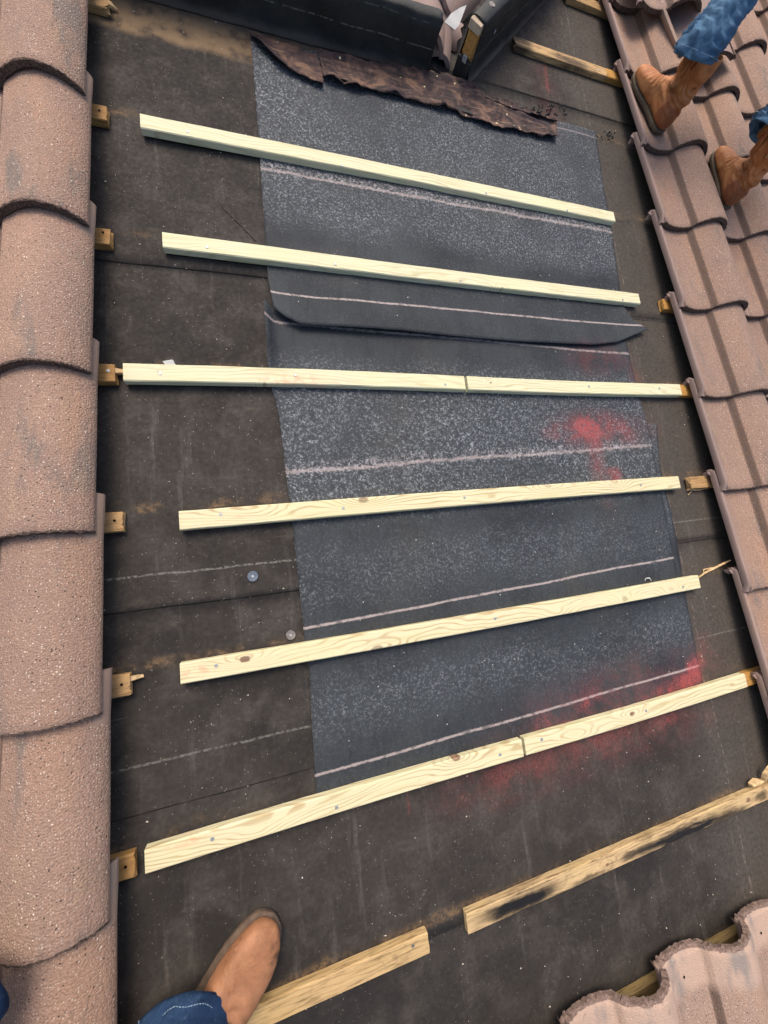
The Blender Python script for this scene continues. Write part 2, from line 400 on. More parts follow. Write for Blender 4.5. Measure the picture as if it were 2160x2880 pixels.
def leather(name, a, b, dark, blobs=()):
    g = G(name, .62, .35); o = g.obj(); x, y, z = g.xyz(o)
    n = g.noise(o, 14, 5, .62, .5); f = g.noise(o, 230, 3, .6); w = g.noise(o, 38, 4, .6, 1.5)
    c = g.mix(n.sm(.35, .65), a, b)
    c = g.mix(g.noise(o, 26, 4, .7).sm(.58, .74) * .65, c, dark)
    c = g.mix(w.sm(.58, .72) * .45, c, tuple(v * 1.5 for v in a))
    v, vc = g.vor(g.vadd(g.map(o, scale=(1, .45, 1)), g.vec(g.noise(o, 60, 3) * .02, g.noise(o, 50, 3) * .02, 0)), 38); r, gg, bb = g.red(vc)
    c = g.mix(v.sm(.34, .12) * r.sm(.80, .86) * .75, c, dark)
    scf = g.noise(g.map(o, scale=(40, 12, 20)), 1, 4, .7).sm(.60, .72)
    c = g.mix(scf * .45, c, tuple(min(1, v * 1.35) for v in b))
    for bx, by, bz, r_, s_ in blobs:
        q = g.vadd(o, g.vec((g.noise(o, 55, 3) - .5) * .04, (g.noise(o, 48, 3) - .5) * .04, 0))
        mm = g.length(g.map(q, (bx, by, bz), 0, (r_, r_ * 1.5, r_ * 2), 'TEXTURE')).sm(1.15, .35) * g.noise(o, 120, 3, .7).sm(.30, .55, .3, 1)
        c = g.mix(mm * s_, c, dark)
    c = g.mix(f.sm(.5, .8) * .3, c, dark)
    g.bump(f * .4 + w * 1.0 + n, .45, .0025); return g.color(c)
M['leather1'] = leather('tan_leather', (.27, .120, .056), (.385, .180, .090), (.070, .034, .020), [(.030, .268, .04, .010, .9), (.040, .245, .035, .008, .9), (.044, .225, .03, .006, .8), (.028, .235, .05, .006, .6), (.040, .165, .06, .007, .7), (-.02, .19, .07, .012, .25), (.015, .285, .045, .008, .5), (-.012, .215, .06, .010, .3), (.03, .13, .09, .02, .3), (-.035, .25, .04, .008, .5)])
M['leather2'] = leather('worn_brown_leather', (.32, .110, .034), (.48, .205, .078), (.075, .028, .012), [(.0, .055, .135, .030, .55), (-.05, .06, .125, .022, .7), (-.045, .10, .11, .012, .6), (.05, .06, .12, .02, .6), (-.055, .055, .20, .012, .6), (-.05, .075, .22, .010, .5), (-.04, .20, .05, .012, .4), (.04, .2, .05, .012, .4), (-.03, .15, .10, .010, .5)])
M['heel_leather'] = leather('rust_brown_leather', (.24, .080, .030), (.30, .11, .045), (.08, .03, .015))
M['sole'] = plain('boot_sole', (.115, .078, .055), .75, .3, 0, .25, 60)
M['sole2'] = plain('pale_boot_sole', (.105, .078, .048), .75, .3, 0, .25, 60)
def denim(name, a, b, light):
    g = G(name, .9, .15); o = g.obj()
    n = g.noise(o, 11, 4, .6); w = g.noise(g.map(o, scale=(1, 1, .25)), 420, 2, .6); m = g.noise(o, 45, 4, .65, .8)
    c = g.mix(n.sm(.35, .65), a, b); c = g.mix(m.sm(.52, .74) * .5, c, light); c = g.mix(w.sm(.45, .7) * .35, c, tuple(v * .45 for v in a))
    g.bump(w + m * .8, .5, .002); return g.color(c)
M['denim_light'] = denim('faded_blue_denim', (.060, .128, .225), (.092, .180, .290), (.20, .31, .43))
M['denim_dark'] = denim('dark_blue_denim', (.014, .034, .082), (.026, .056, .120), (.07, .13, .22))
M['stitch'] = plain('pale_stitching', (.24, .34, .44), .9, .1, 0, .3, 300)
M['stitch2'] = plain('frayed_pale_hem', (.30, .42, .54), .9, .1, 0, .3, 300)
M['skin'] = plain('skin', (.50, .27, .18), .55, .4, 0, .08, 30, .1)
M['shirt1'] = plain('grey_shirt', (.18, .19, .20), .9, .1, 0, .1, 40)
M['shirt2'] = plain('navy_shirt', (.03, .05, .09), .9, .1, 0, .1, 40)
M['hair'] = plain('dark_hair', (.03, .02, .015), .6, .3, 0, .3, 300)

# ---------------------------------------------------------------- setting: the roof slope covered in old felt
def roof_slope():
    # each felt course thickens to 2 mm at its lower edge, where it laps over the next one
    laps = [2.85, 2.02, 1.19, .315, -.5145, -1.345, -2.175]
    ys = set([4.0, -3.4])
    for l in laps: ys |= {l, l + .0008}
    for i in range(149): ys.add(4.0 - i * .05)
    ys = sorted(ys); xs = [-2.5 + i * .08 for i in range(95)]
    vs = []; fs = []
    for y in ys:
        nxt = max([l for l in laps if l <= y - .0004] or [-3.4 - .4]); prev = min([l for l in laps if l > y - .0004] or [4.4])
        t = (prev - y) / (prev - nxt)
        for x in xs:
            vs.append((x, y, -.0025 + .0022 * t + .0006 * nz(x * 4, y * 4, 0)))
    n = len(xs)
    for j in range(len(ys) - 1):
        for i in range(n - 1): fs.append((j * n + i, j * n + i + 1, (j + 1) * n + i + 1, (j + 1) * n + i))
    o = link('roof_slope', pymesh('roof_slope', vs, fs), M['old_felt']); tag(o, kind='structure')
roof_slope()
_g = G('dry_ground', .9, .2); _n = _g.noise(_g.pos(), .35, 5, .6); _g.color(_g.mix(_n.sm(.4, .6), (.10, .11, .055), (.20, .165, .11)))
tag(link('ground', pymesh('ground', [(-400, -400, -5), (400, -400, -5), (400, 400, -5), (-400, 400, -5)], [(0, 1, 2, 3)]), _g.mat), kind='structure')

# ---------------------------------------------------------------- new felt sheets
def sheet(name, mat, label, L, R, T, Bt, zf, nx=110, ny=70, th=.0012):
    vs = []; fs = []
    for j in range(ny + 1):
        v = j / ny
        for i in range(nx + 1):
            u = i / nx
            y = lerp(T(u), Bt(u), v); x = lerp(L(y), R(y), u)
            vs.append((x, y, zf(x, y, u, v)))
    n = nx + 1; m = len(vs)
    for j in range(ny):
        for i in range(nx): fs.append((j * n + i, (j + 1) * n + i, (j + 1) * n + i + 1, j * n + i + 1))
    me = pymesh(name, vs, fs)
    o = link(name, me, mat)
    md = o.modifiers.new('t', 'SOLIDIFY'); md.thickness = th; md.offset = -1
    tag(o, label, 'roofing felt', 'new felt sheets patched over the roof')
    return o
def wav(x, y, a=.0010): return a * (nz(x * 3.1, y * 3.1, 5) + .5 * nz(x * 9, y * 9, 2) + 1.3 * nz(x * 1.6, y * 17, 4) + .8 * nz(x * 22, y * 5, 8))
sheet('felt_sheet', M['felt3'], 'lowest new dark felt sheet, under the batten with the joint near the bottom',
      lambda y: pw(y, [(-1.02, .350), (-.7, .362), (-.3, .349), (-.1, .345)]), lambda y: pw(y, [(-1.02, 1.592), (-.7, 1.598), (-.5, 1.612), (-.25, 1.606), (-.1, 1.634)]),
      lambda u: -.10, lambda u: -1.012 + .004 * math.sin(u * 5), lambda x, y, u, v: .0028 + wav(x, y))
sheet('felt_sheet', M['felt2'], 'middle new felt sheet with sparkling fibres and a red paint blotch',
      lambda y: pw(y, [(-.7, .358), (-.3, .350), (-.24, .346), (-.07, .341), (0, .328), (.06, .323), (.23, .326)]),
      lambda y: pw(y, [(-.65, 1.578), (-.29, 1.585), (-.115, 1.590), (0, 1.572), (.19, 1.566)]),
      lambda u: .222 - .01 * u, lambda u: -.690 + .040 * u, lambda x, y, u, v: .0048 + wav(x, y) + .034 * sst(x, .352, .322) * sst(y, -.02, .14) + .001 * sst(v, .97, 1))
sheet('felt_sheet', M['felt1'], 'topmost new felt sheet with a loose curled lower flap',
      lambda y: pw(y, [(.17, .360), (.21, .349), (.31, .341), (.55, .345), (.82, .349), (1.1, .349)]),
      lambda y: pw(y, [(.17, 1.56), (.205, 1.60), (.255, 1.673), (.288, 1.612), (.353, 1.58), (.466, 1.591), (.64, 1.607), (.86, 1.614), (1.1, 1.635)]),
      lambda u: 1.098, lambda u: pw(u, [(0, .213), (.015, .190), (.045, .171), (.30, .174), (.60, .170), (.86, .178), (.94, .196), (1, .256)]),
      lambda x, y, u, v: .0068 + wav(x, y, .0014) + sst(v, .86, 1) * (.009 + .010 * math.sin(x * 4.2 - 1.0) ** 2 * sst(x, 1.5, .5) + .006 * sst(x, .50, .34)), ny=90)

# ---------------------------------------------------------------- battens
def dense(pts, k):
    out = []
    for (a, b), (c, d) in zip(pts, pts[1:]):
        for i in range(k): out.append((lerp(a, c, i / k), lerp(b, d, i / k)))
    return out + [pts[-1]]
def batten_mesh(name, x0, x1, w=.043, th=.019, bev=.0022, seed=0, rag0=0, rag1=0, bow=.0):
    """a sawn strip lying along x, its lower front edge on the local x axis"""
    n = max(6, int((x1 - x0) / .03)); prof = [(0, 0), (0, th - bev), (bev, th), (w - bev, th), (w, th - bev), (w, 0)]
    if rag0 or rag1: prof = dense(prof, 6)
    vs = []; fs = []
    for i in range(n + 1):
        x = lerp(x0, x1, i / n); y0 = bow * math.sin(PI * i / n)
        for k, (y, z) in enumerate(prof):
            xx = x
            if i == 0: xx += rag0 * (nz(y * 120, z * 120, seed) * 1.6)
            if i == n: xx += rag1 * (nz(y * 120, z * 120, seed + 9) * 1.6 + .8 * nz(y * 400, z * 400, seed))
            j = .0006 * nz(x * 14, k * 3.1, seed)
            vs.append((xx, y0 + y + j, z + (.0006 * nz(x * 11, k * 5.1, seed + 3) if z > 0 else 0)))
    m = len(prof)
    for i in range(n):
        for k in range(m):
            a = i * m + k; b = i * m + (k + 1) % m
            fs.append((a, b, b + m, a + m))
    fs.append(tuple(range(m))[::-1]); fs.append(tuple(n * m + k for k in range(m)))
    return fixn(pymesh(name, vs, fs))
def nail(parent, x, y, z, r=.0042, mat='steel', name='nail_head'):
    bm = bmesh.new()
    bmesh.ops.create_cone(bm, cap_ends=True, segments=14, radius1=r, radius2=r * .86, depth=.0012)
    me = bpy.data.meshes.new(name); bm.to_mesh(me); bm.free()
    return link(name, me, M[mat], parent, (x, y, z + .0004), smooth=False)
def batten(label, x0, x1, y0, z0, mat, nails=(), rot=0.0, group='new pale wooden battens', th=.019, w=.043, rag=(0, 0), seed=0, name='batten', nailmat='steel', bow=0.0):
    t = thing(name, label, 'wooden batten', (x0, y0, z0), (0, 0, rot), group)
    L = x1 - x0
    link('strip', batten_mesh('strip', 0, L, w, th, seed=seed, rag0=rag[0], rag1=rag[1], bow=bow), mat, t, smooth=False)
    for nx, ny in nails: nail(t, nx - x0, ny, th, mat=nailmat)
    return t
def nx_(px, py, z=.024): return at(px, py, z).x
k_ = 2160 / 1659
def Dk(x, y, y0):
    p = at(x * k_, y * k_, .024); return (p.x, p.y - y0)
NB = [  # label, x0, x1, y0, rot, knots(px D), nails(px D), seed, pinks
    ('uppermost new batten, just below the torn membrane', .060, 1.611, .678, .000, [(1160, 415, .022, .1)], [(405, 284), (738, 358), (1050, 418), (1225, 455)], 1, []),
    ('second new batten from the top, above the curled felt flap', .098, 1.648, .348, .0, [(1085, 622, .010, .3)], [(447, 534), (724, 571), (995, 607), (1345, 648)], 2, []),
    ('longer new batten of the third row, left of the joint', .006, .876, -.001, .0, [(572, 828, .008, .5)], [(346, 807), (638, 811), (962, 831)], 3, [(640, 825, .14)]),
    ('shorter new batten of the third row, right of the joint', .885, 1.756, -.001, .0, [(1060, 827, .008, .9)], [(1272, 835), (1424, 839)], 4, []),
    ('knotty new batten in the fourth row, under the red paint blotch', .106, 1.650, -.350, .007, [(535, 1107, .030, .0), (785, 1082, .024, .55), (1185, 1054, .022, .25), (1330, 1048, .018, .1)], [(477, 1112), (742, 1100), (1004, 1079), (1385, 1054)], 5, [(520, 1115, .03)]),
    ('new batten in the fifth row with a brown knot near its left end', .094, 1.643, -.6765, .000, [(529, 1424, .021, 1.0), (815, 1402, .028, .5), (1350, 1294, .020, .35), (1450, 1275, .022, .0), (1200, 1325, .026, .0)], [(467, 1438), (1070, 1336), (1475, 1268)], 6, [(420, 1450, .06)]),
    ('left half of the lowest new batten row, with a round dark knot', .018, .886, -1.014, .000, [(986, 1637, .021, 1.0), (560, 1790, .03, .0)], [(459, 1812), (727, 1744), (1080, 1630)], 7, [(400, 1820, .05)]),
    ('right half of the lowest new batten row, touching the old stub', .894, 1.757, -1.013, .000, [(1365, 1542, .017, .9), (1250, 1590, .022, .0)], [(1170, 1597), (1395, 1535)], 8, []),
]
for lab, x0, x1, y0, rot, kn, nl, sd_, pk in NB:
    kk = []
    for q_ in kn:
        p = Dk(q_[0], q_[1], y0); kk.append((p[0] - x0, p[1], q_[2], q_[3] if len(q_) > 3 else .2))
    pp = [(Dk(a, b, y0)[0] - x0, Dk(a, b, y0)[1], s) for a, b, s in pk]
    heavy = sd_ in (5, 6, 7, 8)
    m = wood_mat('new_pine_%d' % sd_, kk, sd_ * 1.37, pale=(.68, .645, .435) if not heavy else (.69, .625, .400), line=(.44, .37, .19) if not heavy else (.40, .26, .11), amt=.70 if not heavy else .80, pink=pp)
    nls = [Dk(a, b, y0) for a, b in nl]
    z0 = .0055 if sd_ != 5 else .0058
    batten(lab, x0, x1, y0, z0, m, nls, rot, seed=sd_, bow=(.003 if sd_ % 2 else -.003))

OB = wood_mat('old_batten_wood', (), 11, True, (.42, .235, .085), (.30, .15, .05), .7)
OB2 = wood_mat('old_batten_wood_pale', (), 14, True, (.46, .285, .13), (.30, .165, .07), .7)
rowY = lambda k: -(k - 3) * .343
def hole(parent, x, y, z, r=.003):
    bm = bmesh.new(); bmesh.ops.create_cone(bm, cap_ends=True, segments=10, radius1=r, radius2=r, depth=.0006)
    me = bpy.data.meshes.new('nail_hole'); bm.to_mesh(me); bm.free(); link('nail_hole', me, M['void'], parent, (x, y, z + .0003), smooth=False)
stubs = [(0, 306, 42, 'splintered old batten stub at the top left corner'),
         (1, 308, 368, 'old batten stub left of the uppermost new batten'), (2, 319, 696, 'reddish old batten stub left of the second new batten'),
         (3, 332, 1088, 'old batten stub with a nail, left of the third row of new battens'), (4, 354, 1513, 'striped old batten stub left of the fourth new batten'),
         (5, 375, 1958, 'old batten stub with a small hook of wood, left of the fifth new batten'), (6, 388, 2474, 'old batten stub left of the lowest new batten row')]
for k, px, py, lab in stubs:
    xr = at(px, py, 0).x; y0 = rowY(k) - .002 + {5: .008, 6: .015, 4: .003}.get(k, 0)
    t = batten(lab, -.42, xr, y0, 0.001, OB if k in (2, 6, 3, 1) else OB2, [(xr - .012, .026)] if k == 3 else [], 0, 'old batten stubs sticking out from the left tiles', rag=(0, .004 if k else .020), seed=20 + k)
    L = xr + .42
    if k in (1, 2, 4, 5, 6): hole(t, L - .014, .024 if k != 2 else .030, .0197, .0028)
    if k in (3, 5, 0):
        vs = [(L - .004, .036, .002), (L + .020, .034, .002), (L + .022, .028, .004), (L + .004, .026, .004), (L - .004, .036, .018), (L + .010, .035, .012), (L + .012, .030, .010), (L - .002, .026, .015)]
        if k == 3: vs = [(v[0] + (.016 if i in (1, 2, 5, 6) else 0), v[1] - .002, v[2]) for i, v in enumerate(vs)]
        me = pymesh('splinter', vs, [(0, 1, 2, 3), (4, 7, 6, 5), (0, 4, 5, 1), (1, 5, 6, 2), (2, 6, 7, 3), (3, 7, 4, 0)])
        link('splinter', fixn(me), M['splinter'], t, smooth=False)
# right hand old battens that run in under the tiles
rst = [(2, 1.772, 'short old batten stub right of the second new batten'), (3, 1.762, 'old batten butted against the right end of the third row'),
       (4, 1.712, 'broken split old batten stub right of the fourth new batten'), (6, 1.764, 'dark old batten stub touching the right end of the lowest new row'),
       (0, 1.90, 'old batten under the right tiles level with the torn membrane'), (1, 1.90, 'old batten under the right tiles by the uppermost new batten'), (5, 1.875, 'broken old batten under the right tiles by the splinters')]
OB3 = wood_mat('orange_old_batten', (), 17, True, (.50, .26, .075), (.34, .16, .04), .6)
for k, xl, lab in rst:
    batten(lab, xl, 3.3, rowY(k) + {5: .008, 6: .015}.get(k, 0), .001, OB3 if k != 4 else OB2, [], 0, 'old battens running in under the right tiles', rag=(.006 if k != 4 else .02, 0), seed=40 + k)
# charred and aged old battens
a = at(1360 + .4822 * 160, .4822 * 185, .019)
m = wood_mat('charred_pine_top', [(.20, .024, .014, .5)], 21, True, (.55, .36, .175), (.32, .18, .08), .6, [(.26, .015, .10, .02, .8), (.02, .02, .05, .05, .85), (.5, .0, .07, .012, .7)])
batten('weathered charred batten beside the black diagonal ridge board', 1.305, 1.742, rowY(-1) - .003, .001, m, [(1.70, .02)], -.004, 'old weathered battens on the bare felt', rag=(.012, .004), seed=51)
batten('old batten piece between the charred batten and the tiles', 1.744, 3.4, rowY(-1) - .003, .001, OB3, [], 0, 'old weathered battens on the bare felt', rag=(.002, 0), seed=52)
batten('old batten at the very top edge left of the right tiles', 1.62, 3.4, rowY(-2), .001, OB2, [], 0, 'old weathered battens on the bare felt', rag=(.02, 0), seed=53)
m = wood_mat('charred_pine_bottom', [(.985, .024, .018), (.42, .018, .01)], 24, True, (.58, .41, .215), (.33, .21, .11), .75,
             [(.145, .018, .125, .022, 1), (.70, .014, .22, .019, 1), (.52, .018, .05, .010, .6), (1.16, .034, .06, .022, .95), (.36, .004, .06, .010, .7), (1.05, .02, .03, .014, .8), (.90, .006, .08, .012, .85), (1.32, .022, .1, .016, .9)])
batten('long old batten with black scorched patches, at the lower right', .672, 2.05, -1.354, .001, m, [], .0, 'old weathered battens on the bare felt', rag=(.003, 0), seed=54)
m = wood_mat('aged_pine_bottom', [(.50, .02, .006)], 27, True, (.56, .385, .185), (.38, .235, .10), .6)
batten('honey coloured old batten passing behind the tan boot', -.42, .572, -1.356, .001, m, [(.535, .030)], .0, 'old weathered battens on the bare felt', rag=(0, .002), seed=55, nailmat='washer2')
m = wood_mat('aged_pine_edge', [], 29, True, (.33, .225, .095), (.25, .15, .06), .6)
batten('old batten showing under the broken tiles at the lower right', .2, 2.6, -1.684, .001, m, [], .0, 'old weathered battens on the bare felt', seed=56)

# ---------------------------------------------------------------- concrete tiles
TOP = [(.000, .003), (.000, .013), (.0015, .0165), (.005, .0175), (.0105, .0170), (.013, .0145), (.0155, .0118), (.0175, .0124), (.028, .0085), (.042, .0045), (.060, .0015), (.078, .0), (.098, .0005), (.118, .003),
       (.134, .0065), (.147, .0105), (.1505, .0135), (.1545, .0215), (.1590, .0285), (.165, .0330), (.178, .0420), (.194, .0520), (.212, .0600), (.230, .0640), (.248, .0640), (.266, .0610), (.282, .0550), (.296, .0470),
       (.307, .0385), (.314, .0310), (.3185, .0235), (.3195, .0180)]
TOP_COARSE = TOP
def tile_mesh(rough_head=False, seed=0):
    L = .425; TH = .0165
    bot = []
    K = 4 if rough_head else 3
    TOP = dense(TOP_COARSE, K)
    n = len(TOP)
    for i, (x, z) in enumerate(TOP):
        a = TOP[max(0, i - 1)]; b = TOP[min(n - 1, i + 1)]
        dx, dz = b[0] - a[0], b[1] - a[1]; l = math.hypot(dx, dz) or 1
        bx, bz = x + dz / l * TH, z - dx / l * TH
        if x < .017: bx, bz = x, .001
        bot.append((min(bx, x + TH * .9), bz))
    bot[0] = (0.0008, .001)
    for i in range(1, 8 * K): bot[i] = (TOP[i][0] + .0008, .001 - .0018 * i / K)
    for i in range(27 * K, n): bot[i] = (min(bot[i][0], .3065), max(bot[i][1], .0165))
    ys = [0, -.004, -.010, -.016, -.022] + [-.03 - .365 * i / 22 for i in range(23)] + [-.405, -.416, -.4215, -.425]
    vs = []; fs = []; mi = []
    for j, y in enumerate(ys):
        for i, (x, z) in enumerate(TOP):
            yy, zz, xx = y, z, x
            head = sst(-y, .015, 0)
            if rough_head:
                h = sst(-y, .016, .008)
                zz -= .0050 * h + h * (.003 * nz(x * 90, y * 200, seed) + .003 * nz(x * 330, y * 300, seed + 9))
                if j <= 3: yy += (.007 * nz(x * 50, j * .4, seed + 1) + .006 * nz(x * 260, j, seed + 2)) * (1 - j * .22)
            else:
                zz -= .002 * head
            nose = sst(-y, .414, .425)
            zz -= .0035 * nose
            if j >= len(ys) - 4: yy += (.0022 * nz(x * 120, j * 2, seed + 3) + .0020 * nz(x * 420, j, seed + 4)) * (.4 + nose)
            ii = i // K
            if ii < 8:    # the side lip stops a little short and is rounded at its head
                zz -= .010 * sst(-y, .012, 0)
                if ii < 6: zz -= .010 * sst(-y, .395, .42)
            if ii > 26: xx += .0025 * (1 - sst(-y, .02, .10)) - .0015 * sst(-y, .2, .42)
            zz += .0006 * nz(x * 14, y * 9, seed + 6)
            vs.append((xx, yy, zz))
    m0 = len(vs)
    for j, y in enumerate(ys):
        for i, (x, z) in enumerate(bot):
            yy = y
            if j >= len(ys) - 4: yy += .0015 * nz(x * 200, j, seed + 8)
            if rough_head and j <= 3: yy += .005 * nz(x * 110, j, seed + 5)
            vs.append((x, yy, z))
    ny = len(ys)
    for j in range(ny - 1):
        for i in range(n - 1):
            a = j * n + i
            fs.append((a, a + n, a + n + 1, a + 1))
            if rough_head and j < 2: mi.append(3)
            elif i < 6 * K: mi.append(1)
            elif -ys[j] < .088 and not rough_head and i > 27 * K: mi.append(4)
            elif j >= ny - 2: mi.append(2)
            else: mi.append(0)
            fs.append((m0 + a, m0 + a + 1, m0 + a + n + 1, m0 + a + n)); mi.append(1)
        a = j * n; fs.append((a, m0 + a, m0 + a + n, a + n)); mi.append(1)
        b = a + n - 1; fs.append((b, b + n, m0 + b + n, m0 + b)); mi.append(0 if -ys[j] > .088 else 4)
    for i in range(n - 1):
        fs.append((i, i + 1, m0 + i + 1, m0 + i)); mi.append(3)
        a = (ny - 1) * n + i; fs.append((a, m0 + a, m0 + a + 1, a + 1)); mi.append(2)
    # hanging lugs under the head
    for x0 in (() if rough_head else ((.004, .024), (.10, .125))):
        b0 = len(vs); zt = -.013 if x0[0] < .15 else .045; zb = -.026 if x0[0] < .15 else .01
        for (xx, yy, zz) in ((x0[0], -.004, zt), (x0[1], -.004, zt), (x0[1], -.022, zt), (x0[0], -.022, zt), (x0[0] + .003, -.006, zb), (x0[1] - .003, -.006, zb), (x0[1] - .003, -.014, zb), (x0[0] + .003, -.014, zb)): vs.append((xx, yy, zz))
        for f in ((0, 1, 2, 3), (4, 7, 6, 5), (0, 4, 5, 1), (1, 5, 6, 2), (2, 6, 7, 3), (3, 7, 4, 0)): fs.append(tuple(b0 + q for q in f)); mi.append(1)
    # the side lip end that pokes out to the left of each head
    b0 = len(vs)
    for (xx, yy, zz) in () if rough_head else ((-.008, -.008, -.004), (.001, -.006, -.004), (.001, -.020, -.004), (-.003, -.018, -.004), (-.009, -.009, .000), (.001, -.007, .003), (.001, -.022, .003), (-.003, -.018, .000)): vs.append((xx, yy, zz))
    for f in () if rough_head else ((0, 1, 2, 3), (4, 7, 6, 5), (0, 4, 5, 1), (1, 5, 6, 2), (2, 6, 7, 3), (3, 7, 4, 0)): fs.append(tuple(b0 + q for q in f)); mi.append(1)
    me = fixn(pymesh('roof_tile', vs, fs, mi))
    for m in (('tile', 'lip', 'nose_edge', 'broken', 'head') if not rough_head else ('tile_headed', 'lip', 'nose_edge', 'broken', 'tile_headed')): me.materials.append(M[m])
    me.polygons.foreach_set('use_smooth', [True] * len(me.polygons))
    try:
        me.set_sharp_from_angle(angle=math.radians(38))
    except Exception: pass
    return me
TM = [tile_mesh(False, s * 7.3) for s in range(4)]; TMR = [tile_mesh(True, 50 + s * 5.1) for s in range(3)]
PITCHZ = .0225 / .343
TILT = math.atan(PITCHZ)
ORD = ['first', 'second', 'third', 'fourth', 'fifth', 'sixth', 'seventh', 'eighth', 'ninth', 'tenth', 'eleventh', 'twelfth', 'thirteenth', 'fourteenth', 'fifteenth']
def put_tile(col, k, label, group, rough_head=False, dy=0.0):
    me = random.choice(TMR if rough_head else TM)
    o = bpy.data.objects.new('concrete_tile', me); COL.objects.link(o)
    h = .019 + .0165 - .001
    fan = pw(k, [(0, .004), (3, .004), (4, .009), (5, .015), (6, .018), (7, .021), (8, .021)]) if col < -6 else 0
    o.location = (1.786 + .306 * col + fan + random.uniform(-.0012, .0012), rowY(k) + .060 + dy + random.uniform(-.003, .003), h)
    o.rotation_euler = (-TILT, 0, random.uniform(-.003, .003))
    tag(o, label, 'roof tile', group, 'thing')
    if rough_head:
        for x, z in ((.085, .001), (.255, .061)):
            hole(o, x, -.06, z, .0032)
    return o
def tile_vis(col, k, m=0):
    for a in (0, .1, .2, .3):
        for b in (0.0, .1, .2, .3):
            if seen((1.786 + .306 * col + a, rowY(k) + .06 - b, .06), m): return True
    return False
# right field
for c in range(0, 6):
    vis = [k for k in range(-5, 11) if tile_vis(c, k)]
    if not vis: continue
    for k in range(min(vis) - 1, max(vis) + 2):
        if k > 10 or not tile_vis(c, k, 70): continue
        n = k - min(vis)
        if 0 <= n < len(vis): lab = 'brown concrete tile, %s column right of the bare felt, %s down from the top' % (ORD[c], ORD[n])
        elif n < 0: lab = 'brown concrete tile, %s column right of the bare felt, above the photo' % ORD[c]
        else: lab = 'brown concrete tile, %s column right of the bare felt, below the photo' % ORD[c]
        put_tile(c, k, lab, 'concrete tiles on the right of the bare felt')
# left field
for c, nm in ((-7, 'column just left of the bare felt'), (-8, 'second column left of felt')):
    vis = [k for k in range(-3, 11) if tile_vis(c, k, 0 if c == -7 else 0)]
    ks = range(-1, 9)
    for k in ks:
        n = k - 0
        if c == -7 and 0 <= n < 8: lab = 'brown concrete tile, %s, %s down from the top' % (nm, ORD[n])
        else: lab = 'granular concrete tile, %s, %s' % (nm, 'above the photo' if n < 0 else ('below the photo' if n > 7 else ORD[n] + ' down from the top'))
        put_tile(c, k, lab, 'concrete tiles left of the bare felt', dy=.012 if k > 2 else .004)
# lower field: the cut heads of the course that is still in place
for c, w in ((-1, 'rightmost'), (-2, 'middle'), (-3, 'leftmost'), (-4, 'outside the frame')):
    put_tile(c, 8, 'tile with a rough broken head, lower right corner, %s in the row' % w, 'broken headed tiles at the lower right', True, .066)
    put_tile(c, 9, 'tile below the broken headed row, %s column' % w, 'tiles below the broken headed row', False, .066)

# ---------------------------------------------------------------- black wrapped boards (upstand and diagonal ridge board)
def wrapped_board(p0, p1, w, h, label, seed, flare=.007, mat='wrap', top_dirt=False, endjag=.004, lean=0.0):
    """felt wrapped board on edge from p0 to p1 (its near foot line); thickness w to the left of the direction"""
    a = Vector((p0[0], p0[1], 0)); b = Vector((p1[0], p1[1], 0)); d = (b - a); L = d.length; d.normalize(); nrm = Vector((-d.y, d.x, 0))
    t = thing('wrapped_ridge_board', label, 'ridge board', a)
    prof = [(-flare * 1.6, .001), (-flare, .003), (-flare * .3, .012), (0, .03), (.001, h * .5), (.0, h * .8), (.002, h - .004), (.006, h), (w * .5, h + .002), (w - .006, h), (w - .002, h - .004), (w, h * .7), (w, .02), (w + .004, .002)]
    n = int(L / .012); vs = []; fs = []
    for i in range(n + 1):
        s = L * i / n
        for k, (q, z) in enumerate(prof):
            j = .0045 * nz(s * 9, k * .35, seed) + .0022 * nz(s * 34, k * .8, seed + 2)
            zz = z + (.003 * nz(s * 14, k * .2, seed + 4) if z > .02 else 0)
            ss = s + (endjag * nz(k * .9, 3, seed) * 2 if i in (0, n) else 0)
            v = d * ss + nrm * (q + j - lean * z) ; vs.append((v.x, v.y, zz))
    m = len(prof)
    for i in range(n):
        for k in range(m - 1): fs.append((i * m + k, (i + 1) * m + k, (i + 1) * m + k + 1, i * m + k + 1))
    o = link('felt_wrap', fixn(pymesh('felt_wrap', vs, fs)), M[mat], t)
    md = o.modifiers.new('t', 'SOLIDIFY'); md.thickness = .002; md.offset = -1
    # the board inside
    bm = bmesh.new(); bmesh.ops.create_cube(bm, size=1)
    for v in bm.verts:
        s = (v.co.x + .5) * (L - .004) + .002; q = .0045 + (v.co.y + .5) * (w - .009); z = .002 + (v.co.z + .5) * (h - .016)
        v.co = d * s + nrm * (q - lean * z) + Vector((0, 0, z))
    me = bpy.data.meshes.new('board'); bm.to_mesh(me); bm.free()
    link('board', me, OB, t, smooth=False)
    return t, d, nrm
t1, d1, n1 = wrapped_board((-.75, 1.112), (.922, 1.150), .045, .132, 'long black felt wrapped board standing at the top, above the torn membrane', 3.1)
# the diagonal one
t2, d2, n2 = wrapped_board((1.072, 1.160), (1.76, 1.990), .052, .148, 'black felt wrapped board running diagonally at the top, with its orange timber end showing', 8.4, .009, lean=-.06)
for s, q, z, top in ((.085, .026, .1515, True), (.115, -.006, .095, False)):
    p = d2 * s + n2 * (q + .06 * z)
    o = nail(t2, p.x, p.y, z, .011, 'washer2' if top else 'steel', 'cap_nail'); 
    if not top:
        o.rotation_euler = (n2 * -1).to_track_quat('Z', 'Y').to_euler(); o.scale = (.55, .55, 1)
